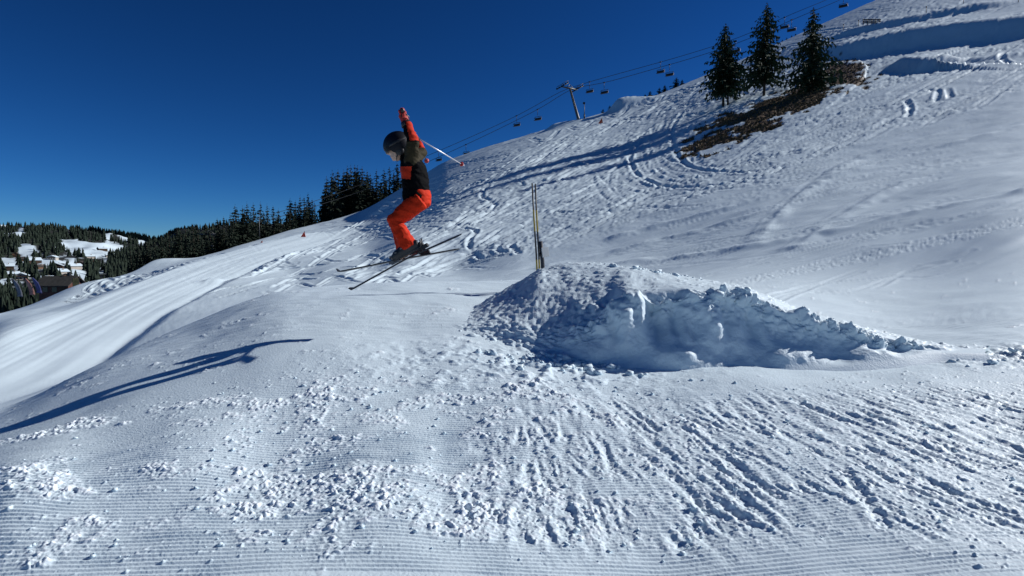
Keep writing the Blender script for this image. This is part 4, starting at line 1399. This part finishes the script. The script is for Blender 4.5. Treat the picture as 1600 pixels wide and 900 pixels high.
# ------------------------------------------------------------------ marker poles and sign behind the lip
M_YB = bpy.data.materials.new('yellow_black_bands')
M_YB.use_nodes = True
nt = M_YB.node_tree
tc = nt.nodes.new('ShaderNodeTexCoord')
sp = nt.nodes.new('ShaderNodeSeparateXYZ')
nt.links.new(tc.outputs['Object'], sp.inputs[0])
cr_ = nt.nodes.new('ShaderNodeValToRGB')
cr_.color_ramp.interpolation = 'CONSTANT'
E = cr_.color_ramp.elements
Yc, Kc = (0.34, 0.25, 0.035, 1), (0.018, 0.02, 0.024, 1)
E[0].position, E[0].color = 0.0, Kc
E[1].position, E[1].color = 0.10, Yc
for pos, c in ((0.30, Kc), (0.55, Yc), (0.74, Kc)):
    e_ = E.new(pos)
    e_.color = c
mp = nt.nodes.new('ShaderNodeMapRange')
mp.inputs['From Min'].default_value = 0
mp.inputs['From Max'].default_value = 1.45
nt.links.new(sp.outputs['Z'], mp.inputs['Value'])
nt.links.new(mp.outputs[0], cr_.inputs['Fac'])
nt.links.new(cr_.outputs[0], nt.nodes['Principled BSDF'].inputs['Base Color'])
nt.nodes['Principled BSDF'].inputs['Roughness'].default_value = 0.5
Yp = 7.25
pb = WV(842, 440, Yp)
for (tx, ty), r_, lab in (((831.5, 288), .012, 'left of two thin yellow and black slalom poles behind the ramp lip'), ((836.5, 289), .012, 'right of two thin yellow and black slalom poles behind the ramp lip')):
    t = WV(tx, ty, Yp + (.06 if tx > 833 else 0))
    b = pb + Vector((.02 if tx > 833 else -.012, .06 if tx > 833 else 0, -.15))
    o = empty('slalom_pole', b, lab, 'pole', 'slalom poles behind the ramp')
    d = t - b
    MB().loft([Vector((0, 0, 0)), d * .35 + Vector((.006, 0, 0)), d * .7, d], [r_, r_, r_ * .95, r_ * .8], 10).build('shaft', M_YB, o, origin=(0, 0, 0))
    MB().loft([d * 1.0, d * 1.012], [r_ * .9, r_ * .5], 10).build('cap', M_PM, o, origin=(0, 0, 0))
sb = WV(850.5, 436, 7.2)
o = empty('sign_post', sb, 'short black post with a pale blank board, behind the ramp lip', 'sign')
st = WV(844.5, 377, 7.2) - sb
MB().loft([Vector((0, 0, -.2)), st * .5, st], [.026, .026, .026], 12).build('post', M_PM, o, origin=(0, 0, 0))
bc = WV(852, 394, 7.15) - sb
Rm = Matrix.Rotation(-0.14, 3, 'Y') @ Matrix.Rotation(0.5, 3, 'Z')
MB().box(bc, (.105, .012, .125), Rm).build('board', mat('pale_board', (0.44, 0.46, 0.47), 0.5, var=0.06, vscale=12), o, False, origin=(0, 0, 0), bevel=.004)
for k in (-.03, .04): MB().loft([bc + Vector((-.075, 0, k)), bc + Vector((-.03, 0, k))], [.030, .012], 10).build('clamp', M_DARK, o, origin=(0, 0, 0))

# ------------------------------------------------------------------ the skier
DS = 5.2


def S(px_, py_, dy=0.0):
    return WV(px_, py_, DS + dy)


u = DS / FPX                                           # metres per photo pixel at the skier
M_BLACK = mat('jacket_black', (0.003, 0.003, 0.004), 0.8, var=0.3, vscale=30, bump=0.4, bscale=60, bdist=0.004, spec=0.05)
M_OLIVE = mat('jacket_olive', (0.032, 0.025, 0.012), 0.8, var=0.25, vscale=30, bump=0.4, bscale=60, bdist=0.004, spec=0.15)
M_ORANGE = mat('jacket_orange', (0.50, 0.030, 0.010), 0.75, var=0.15, vscale=20, bump=0.4, bscale=50, bdist=0.004, spec=0.12)
M_TROUS = mat('trousers_orange', (0.55, 0.028, 0.006), 0.75, var=0.12, vscale=18, bump=0.5, bscale=45, bdist=0.005, spec=0.12)
M_GLOVE = mat('glove_red', (0.45, 0.030, 0.022), 0.6, var=0.25, vscale=60, bump=0.4, bscale=90, bdist=0.003)
M_SKIN = mat('skin', (0.62, 0.40, 0.30), 0.55, var=0.06, vscale=25)
M_HELM = mat('helmet_shell', (0.006, 0.007, 0.012), 0.5, var=0.1, spec=0.25)
M_LENS = mat('goggle_lens', (0.006, 0.007, 0.012), 0.35, var=0.05, spec=0.3)
M_BOOT = mat('boot_plastic', (0.022, 0.022, 0.025), 0.45, var=0.3, vscale=20)
M_SKI = mat('ski_topsheet', (0.018, 0.019, 0.022), 0.4, var=0.4, vscale=9)
M_GREY = mat('grey_plastic', (0.12, 0.12, 0.125), 0.5, var=0.3, vscale=12)
M_ALU = mat('pole_aluminium', (0.62, 0.62, 0.66), 0.35, 0.5, var=0.08)
M_POLED = mat('pole_dark', (0.03, 0.02, 0.022), 0.4, var=0.2)
M_BASKET = mat('basket_red', (0.40, 0.03, 0.03), 0.5, var=0.3, vscale=40)
M_HAIR = mat('hair_brown', (0.05, 0.03, 0.018), 0.7, var=0.3, vscale=60)

root_loc = S(640, 402, 0)
man = empty('person', root_loc, 'child skier in black and orange jacket and orange trousers in mid-air, one arm raised', 'person')

ank = {-1: S(640, 388, -.10), 1: S(634, 392, .12)}
knee = {-1: S(616, 344, -.12), 1: S(619, 346, .10)}
hip = {-1: S(655, 314, -.085), 1: S(655, 314, .085)}
sho = {-1: S(643, 250, -.155), 1: S(645, 249, .155)}
elb = {-1: S(645, 220, -.25), 1: S(659, 238, .30)}
wri = {-1: S(634, 192, -.24), 1: S(652, 224, .36)}
neck0, headc = S(636, 246, 0), S(621, 230, 0)
SIDE = (0, 1, 0)

# body: one continuous figure under the clothes
b = MB()
b.loft([S(655, 318), S(653, 306), S(651, 288), S(647, 268), S(642, 252), S(637, 243), S(632, 238)],
       [(.11, .085), (.125, .10), (.12, .095), (.14, .10), (.13, .085), (.055, .055), (.05, .055)], 20, up=(1, 0, 0))
for s in (-1, 1):
    b.loft([hip[s], hip[s].lerp(knee[s], .5), knee[s], knee[s].lerp(ank[s], .35), ank[s]], [.075, .068, .052, .05, .036], 14, up=SIDE)
    b.loft([sho[s] + Vector((0, -.03 * s, 0)), sho[s], elb[s], wri[s]], [.05, .048, .036, .027], 12, up=SIDE)
    b.loft([ank[s], ank[s] + Vector((-.04, 0, -.05)), ank[s] + Vector((-.13, 0, -.085))], [.034, .036, .028], 10, up=SIDE)
    b.ball(wri[s] + (wri[s] - elb[s]).normalized() * .03, .027)
Rh = Matrix.Rotation(math.radians(-22), 3, 'Y')
def Hd(x_, y_, z_):                                    # head frame: -x is the face
    return headc + Rh @ Vector((x_, y_, z_))
b.ball(Hd(0, 0, 0.005), (.088, .072, .105), Rh)
b.ball(Hd(-.032, 0, -.06), (.058, .055, .055), Rh)      # jaw
b.loft([Hd(-.083, 0, .012), Hd(-.096, 0, -.008), Hd(-.106, 0, -.026), Hd(-.085, 0, -.034)], [.007, .010, .013, .008], 8)   # nose
for s in (-1, 1):
    b.ball(Hd(-.072, .028 * s, -.028), (.02, .022, .02), Rh)           # cheeks
    b.loft([Hd(.008, .07 * s, .022), Hd(.012, .082 * s, .0), Hd(.006, .074 * s, -.028)], [.010, .014, .008], 8)   # ears
b.ball(Hd(-.083, 0, -.056), (.010, .022, .006), Rh).ball(Hd(-.082, 0, -.067), (.010, .020, .006), Rh).ball(Hd(-.072, 0, -.09), (.02, .022, .016), Rh)
bo = b.build('body', M_SKIN, man)
fuse(bo, 0.009, 2)
for s in (-1, 1):
    MB().ball(Hd(-.078, .03 * s, .012), .012).build('eye', mat('eye_dark', (0.03, 0.02, 0.015), 0.2, var=0.1), man)
MB().loft([Hd(-.089, -.018, -.061), Hd(-.093, 0, -.0615), Hd(-.089, .018, -.061)], [.002, .0032, .002], 6).build('mouth', mat('lip', (0.36, 0.14, 0.12), 0.5, var=0.1), man)
MB().ball(Hd(.05, 0, -.055), (.042, .06, .045), Rh).build('hair', M_HAIR, man)


def wrinkle(o, amp, sc, seed, region=None):
    me = o.data
    n = len(me.vertices)
    co = np.empty(n * 3, np.float32)
    me.vertices.foreach_get('co', co)
    no = np.empty(n * 3, np.float32)
    me.vertices.foreach_get('normal', no)
    co, no = co.reshape(-1, 3).astype(float), no.reshape(-1, 3).astype(float)
    f = 0.6 * fbm3(co * np.array([1, .6, 1.6]), sc, 2, seed, .5) + 0.55 * fbm3(co @ np.array([[.8, 0, .9], [0, .5, 0], [-.4, 0, 1.8]]), sc * 1.7, 2, seed + 5, .5)
    co += no * (amp * (1 - 2 * np.abs(f)))[:, None]
    me.vertices.foreach_set('co', co.astype(np.float32).ravel())
    me.update()


# trousers
t = MB()
t.loft([S(652, 298), S(653, 308), S(654, 318), S(652, 326)], [(.135, .112), (.14, .118), (.135, .108), (.10, .07)], 20, up=(1, 0, 0))
for s in (-1, 1):
    kn = knee[s]
    a_ = ank[s]
    lowend = kn.lerp(a_, .96)
    t.loft([hip[s] + Vector((.01, 0, .01)), hip[s].lerp(kn, .35), hip[s].lerp(kn, .75), kn + Vector((-.004, 0, 0)), kn.lerp(a_, .22), kn.lerp(a_, .6), lowend],
           [.088, .082, .070, .066, .062, .070, .080], 16, up=SIDE)
tro = t.build('trousers', M_TROUS, man)
fuse(tro, 0.0075, 4)
wrinkle(tro, .0075, 10, 400)

# jacket: torso, sleeves, collar
j = MB()
j.loft([S(650.5, 320), S(650, 312), S(650, 298), S(649, 282), S(646, 266), S(643, 254), S(638, 245), S(634, 240)],
       [(.150, .114), (.152, .118), (.148, .120), (.150, .120), (.16, .115), (.148, .100), (.085, .078), (.072, .07)], 24, up=(1, 0, 0))
for s in (-1, 1):
    sh, el, wr = sho[s], elb[s], wri[s]
    j.loft([sh + Vector((0, -.06 * s, -.03)), sh, sh.lerp(el, .55), el, el.lerp(wr, .5), wr.lerp(el, .04)], [.074, .068, .058, .051, .045, .042], 16, up=SIDE)
jk = j.build('jacket', [M_BLACK, M_OLIVE, M_ORANGE], man)
fuse(jk, 0.0075, 4)
wrinkle(jk, .008, 9, 410)
me = jk.data
for q in (M_BLACK, M_OLIVE, M_ORANGE):
    if not any(z is q for z in me.materials): me.materials.append(q)
cen = np.empty(len(me.polygons) * 3, np.float32)
me.polygons.foreach_get('center', cen)
cen = cen.reshape(-1, 3) + np.array(root_loc)
ppx = 800 + (cen[:, 0]) / cen[:, 1] * FPX
ppy = HORIZON - (cen[:, 2] - HC) / cen[:, 1] * FPX
dy_ = cen[:, 1] - DS
mi = np.zeros(len(cen), np.int32)
yoke = (ppy > 224) & (ppy < 258 + 2 * np.sin(ppx * .4) - .25 * np.abs(ppx - 648)) & (ppx > 633)  # olive ends before the front, whose shade is put in as black
mi[yoke] = 1
mi[(np.abs(dy_) < .10) & (ppx > 655) & (ppy > 252)] = 0
el_, wr_v = np.array(elb[-1]), np.array(wri[-1])
fore = (dy_ < -.12) & (ppy < 222)
mi[fore] = 2
mi[fore & (ppx < 635.5 + (ppy - 190) * .22)] = 0                        # sleeve front, away from the sun, set black: shade put into the colour
mi[(dy_ > .2) & (np.linalg.norm(cen - np.array(wri[1]), axis=1) < .13)] = 2
chest = (dy_ < 0.02) & (ppx > 612) & (ppx < 645 - (ppy - 262) * .12) & (ppy > 262) & (ppy < 279 + .12 * (ppx - 620))
mi[chest] = 2
me.polygons.foreach_set('material_index', mi)

# helmet with ear pads, visor edge, goggles and strap
h = MB()
nu, nv = 32, 18
V_, F_ = [], []
for jv in range(nv + 1):
    th = math.radians(128) * jv / nv
    for i in range(nu):
        ph = 2 * math.pi * i / nu
        ex = math.cos(ph)
        lim = 1.0
        th2 = th
        if ex < -0.2:                                   # the front is cut higher, above the eyes
            th2 = th * (1 - 0.30 * sstep(0.2, 0.85, -ex))
        V_.append(Hd(.010 + .136 * math.sin(th2) * ex, .118 * math.sin(th2) * math.sin(ph), .012 + .130 * math.cos(th2)))
for jv in range(nv):
    for i in range(nu):
        F_.append((jv * nu + i, (jv + 1) * nu + i, (jv + 1) * nu + (i + 1) % nu, jv * nu + (i + 1) % nu))
h.add(V_, F_)
ho = h.build('helmet', M_HELM, man)
sm = ho.modifiers.new('s', 'SOLIDIFY')
sm.thickness = .014
for s in (-1, 1):
    MB().ball(Hd(.015, .083 * s, -.05), (.045, .022, .048), Rh).build('ear_pad', M_BOOT, ho)
for k in range(5):
    MB().box(Hd(-.02 + .03 * k, 0, .141 - .004 * abs(k - 1) ** 2), (.02, .012, .004), Rh).build('vent', M_BOOT, ho)
g_ = MB()
arc = [Hd(-.098 * math.cos(a) - .004, .092 * math.sin(a), .012) for a in np.linspace(-1.15, 1.15, 13)]
g_.loft(arc, [(.014, .038)] * 13, 10)
go = g_.build('goggles', M_LENS, man)
arc = [Hd(-.130 * math.cos(a) + .004, .120 * math.sin(a), .018 - .01 * math.cos(a)) for a in np.linspace(1.1, 5.18, 24)]
MB().loft(arc, [(.004, .016)] * 24, 6).build('strap', M_BOOT, go)
ch = [Hd(.01, -.088, -.06), Hd(-.035, -.066, -.095), Hd(-.055, 0, -.112), Hd(-.035, .066, -.095), Hd(.01, .088, -.06)]
MB().loft(ch, [(.003, .009)] * 5, 6).build('chin_strap', M_BOOT, ho)


def glove(hand, axis, grip, side):
    """a gloved fist: palm at hand, knuckles curled round the shaft direction grip"""
    axis, grip = axis.normalized(), grip.normalized()
    out = axis.cross(grip).normalized()                 # from palm to the backs of the curled fingers
    g = MB()
    g.loft([hand - axis * .05, hand - axis * .02, hand + axis * .025], [.036, (.036, .030), (.040, .026)], 12, up=grip)
    for k, (ln, r) in enumerate(((.92, .0125), (1.0, .0135), (.95, .013), (.78, .0115))):
        o_ = hand + axis * .018 + grip * (.034 - .0225 * k) - out * .012
        a1 = o_ + axis * .034 * ln
        a2 = a1 + out * .036 * ln + axis * .004
        a3 = a2 - axis * .030 * ln + out * .002
        g.loft([o_, a1, a1.lerp(a2, .5) + axis * .006, a2, a3], [r, r, r, r * .95, r * .8], 8)
    th0 = hand - axis * .02 + grip * .034
    g.loft([th0, th0 + grip * .022 + axis * .016 + out * .012, th0 + grip * .010 + axis * .034 + out * .036], [.015, .0145, .012], 8)
    o = g.build('glove', M_GLOVE, man)
    fuse(o, 0.004, 2)
    cuff = MB().loft([hand - axis * .085, hand - axis * .045], [.048, .042], 14)
    cuff.build('cuff', M_POLED, o)
    return o


for s, bk_, dyb in ((-1, (667, 252), .80), (1, (722, 257), 1.05)):
    ax = (wri[s] - elb[s]).normalized()
    hand = wri[s] + ax * .055
    tip = S(bk_[0], bk_[1], dyb)
    sh = (tip - hand).normalized()
    outd = ax.cross(-sh).normalized()
    gp = hand + outd * .016 + ax * .022
    sh = (tip - gp).normalized()
    glove(hand, ax, -sh, s)
    L = (tip - gp).length
    o = empty('ski_pole', gp, 'dark ski pole hanging from the raised glove' if s < 0 else 'silver ski pole pointing back to the right behind the skier', 'ski pole', 'ski poles of the skier')
    MB().loft([sh * -.09, sh * -.05, sh * .03, sh * .06], [.012, .017, .015, .011], 10).build('grip', M_POLED, o, origin=(0, 0, 0))
    MB().loft([sh * .05, sh * (L * .6), sh * (L * .97)], [.0065, .006, .005] if s > 0 else [.008, .0075, .006], 10).build('shaft', M_ALU if s > 0 else M_POLED, o, origin=(0, 0, 0))
    MB().loft([sh * (L * .97), sh * (L * .985), sh * L], [.008, .026, .022], 14).build('basket', M_BASKET, o, origin=(0, 0, 0))
    MB().loft([sh * L, sh * (L + .05)], [.008, .003], 8).build('tip', M_ALU, o, origin=(0, 0, 0))
    st_ = [sh * -.06, sh * -.02 - ax * .05 + outd * .03, sh * .0 - ax * .09 + outd * .01, sh * -.05 - ax * .03 - outd * .03, sh * -.06]
    MB().loft(st_, [(.002, .007)] * 5, 6).build('wrist_strap', M_POLED, o, origin=(0, 0, 0))

# skis (tip, low point, foot, tail in the photo), bindings and boots
for s, tip, low, foot, tail, lab in ((-1, (545, 450), (556, 448.5), (640, 401.5), (721, 366), 'near dark ski, tilted with its tip pointing down to the left'),
                                     (1, (526, 420), (534, 424), (640, 403), (718, 389), 'far dark ski, held flatter behind the near one')):
    dyk = -.11 if s < 0 else .14
    A, B, C_, D_ = [S(q[0], q[1], dyk) for q in (tip, low, foot, tail)]
    o = empty('ski', C_, lab, 'ski', 'skis of the skier')
    pts = pchip([0, 1, 2, 3], np.array([A[:], B[:], C_[:], D_[:]]), np.linspace(0, 3, 40)) if False else None
    ctrl = [A, A.lerp(B, .5) + Vector((0, 0, -.012)), B, B.lerp(C_, .35), B.lerp(C_, .7), C_, C_.lerp(D_, .5), D_.lerp(C_, .08), D_]
    wid = [.016, .042, .050, .043, .038, .036, .040, .046, .036]
    n_ = len(ctrl)
    roll = Vector((0, math.cos(.16), math.sin(.16))) if s < 0 else Vector((0, math.cos(-.05), math.sin(-.05)))
    V_, F_ = [], []
    for i, p in enumerate(ctrl):
        tg = (ctrl[min(i + 1, n_ - 1)] - ctrl[max(i - 1, 0)]).normalized()
        nn = tg.cross(roll).normalized()
        if nn.z < 0: nn = -nn
        tk = .006 if i in (0, n_ - 1) else .011
        q = p - C_
        for sa, sb in ((-1, -1), (1, -1), (1, 1), (-1, 1)):
            V_.append(q + roll * wid[i] * sa + nn * tk * .5 * sb)
    for i in range(n_ - 1):
        for k in range(4): F_.append((i * 4 + k, i * 4 + (k + 1) % 4, (i + 1) * 4 + (k + 1) % 4, (i + 1) * 4 + k))
    F_ += [(0, 3, 2, 1), (4 * n_ - 4, 4 * n_ - 3, 4 * n_ - 2, 4 * n_ - 1)]
    k_ = MB().add(V_, F_).build('plank', M_SKI, o, False, origin=(0, 0, 0))
    tg = (B - D_).normalized()                          # towards the tip
    nn = tg.cross(roll).normalized()
    if nn.z < 0: nn = -nn
    R3 = Matrix((tg, roll, nn)).transposed()
    MB().box(tg * .13 + nn * .022, (.09, .06, .032), R3, .8).box(tg * .165 + nn * .034, (.05, .055, .03), R3, .8).build('toe_binding', M_GREY, o, False, origin=(0, 0, 0), bevel=.005)
    hb_ = MB().box(tg * -.155 + nn * .025, (.10, .06, .036), R3, .85).box(tg * -.145 + nn * .058, (.05, .05, .05), R3, .7)
    hb_.build('heel_binding', M_DARK, o, False, origin=(0, 0, 0), bevel=.005)
    br = MB()
    for q in (-1, 1): br.loft([tg * -.10 + roll * .042 * q + nn * .01, tg * -.15 + roll * .044 * q + nn * .05, tg * -.165 + roll * .044 * q + nn * .10], [.005, .005, .007], 6)
    br.build('brake', M_DARK, o, origin=(0, 0, 0))
    # boot
    P0 = C_ + nn * .030
    bt = MB()
    bt.loft([P0 + tg * .145 + nn * .028, P0 + tg * .11 + nn * .036, P0 + tg * .03 + nn * .05, P0 - tg * .06 + nn * .058, P0 - tg * .125 + nn * .045],
            [(.028, .022), (.043, .034), (.046, .046), (.044, .052), (.034, .036)], 16, up=nn)
    c0_ = P0 - tg * .055 + nn * .05
    up_ = (knee[s] - c0_).normalized()
    bt.loft([c0_, c0_ + up_ * .03, c0_ + up_ * .06, c0_ + up_ * .085], [.048, .049, .050, .046], 16, up=SIDE)
    bt.box(P0 + nn * .006, (.285, .066, .022), R3)
    bb_ = bt.build('boot', M_BOOT, man)
    fuse(bb_, 0.005, 2)
    for k in range(2):
        if k < 2:
            c = P0 + tg * (.085 - .06 * k) + nn * (.062 + .012 * k)
            MB().box(c - roll * .038 * (1), (.018, .018, .012), R3).box(c, (.022, .085, .007), R3).build('buckle', M_GREY, bb_, False)
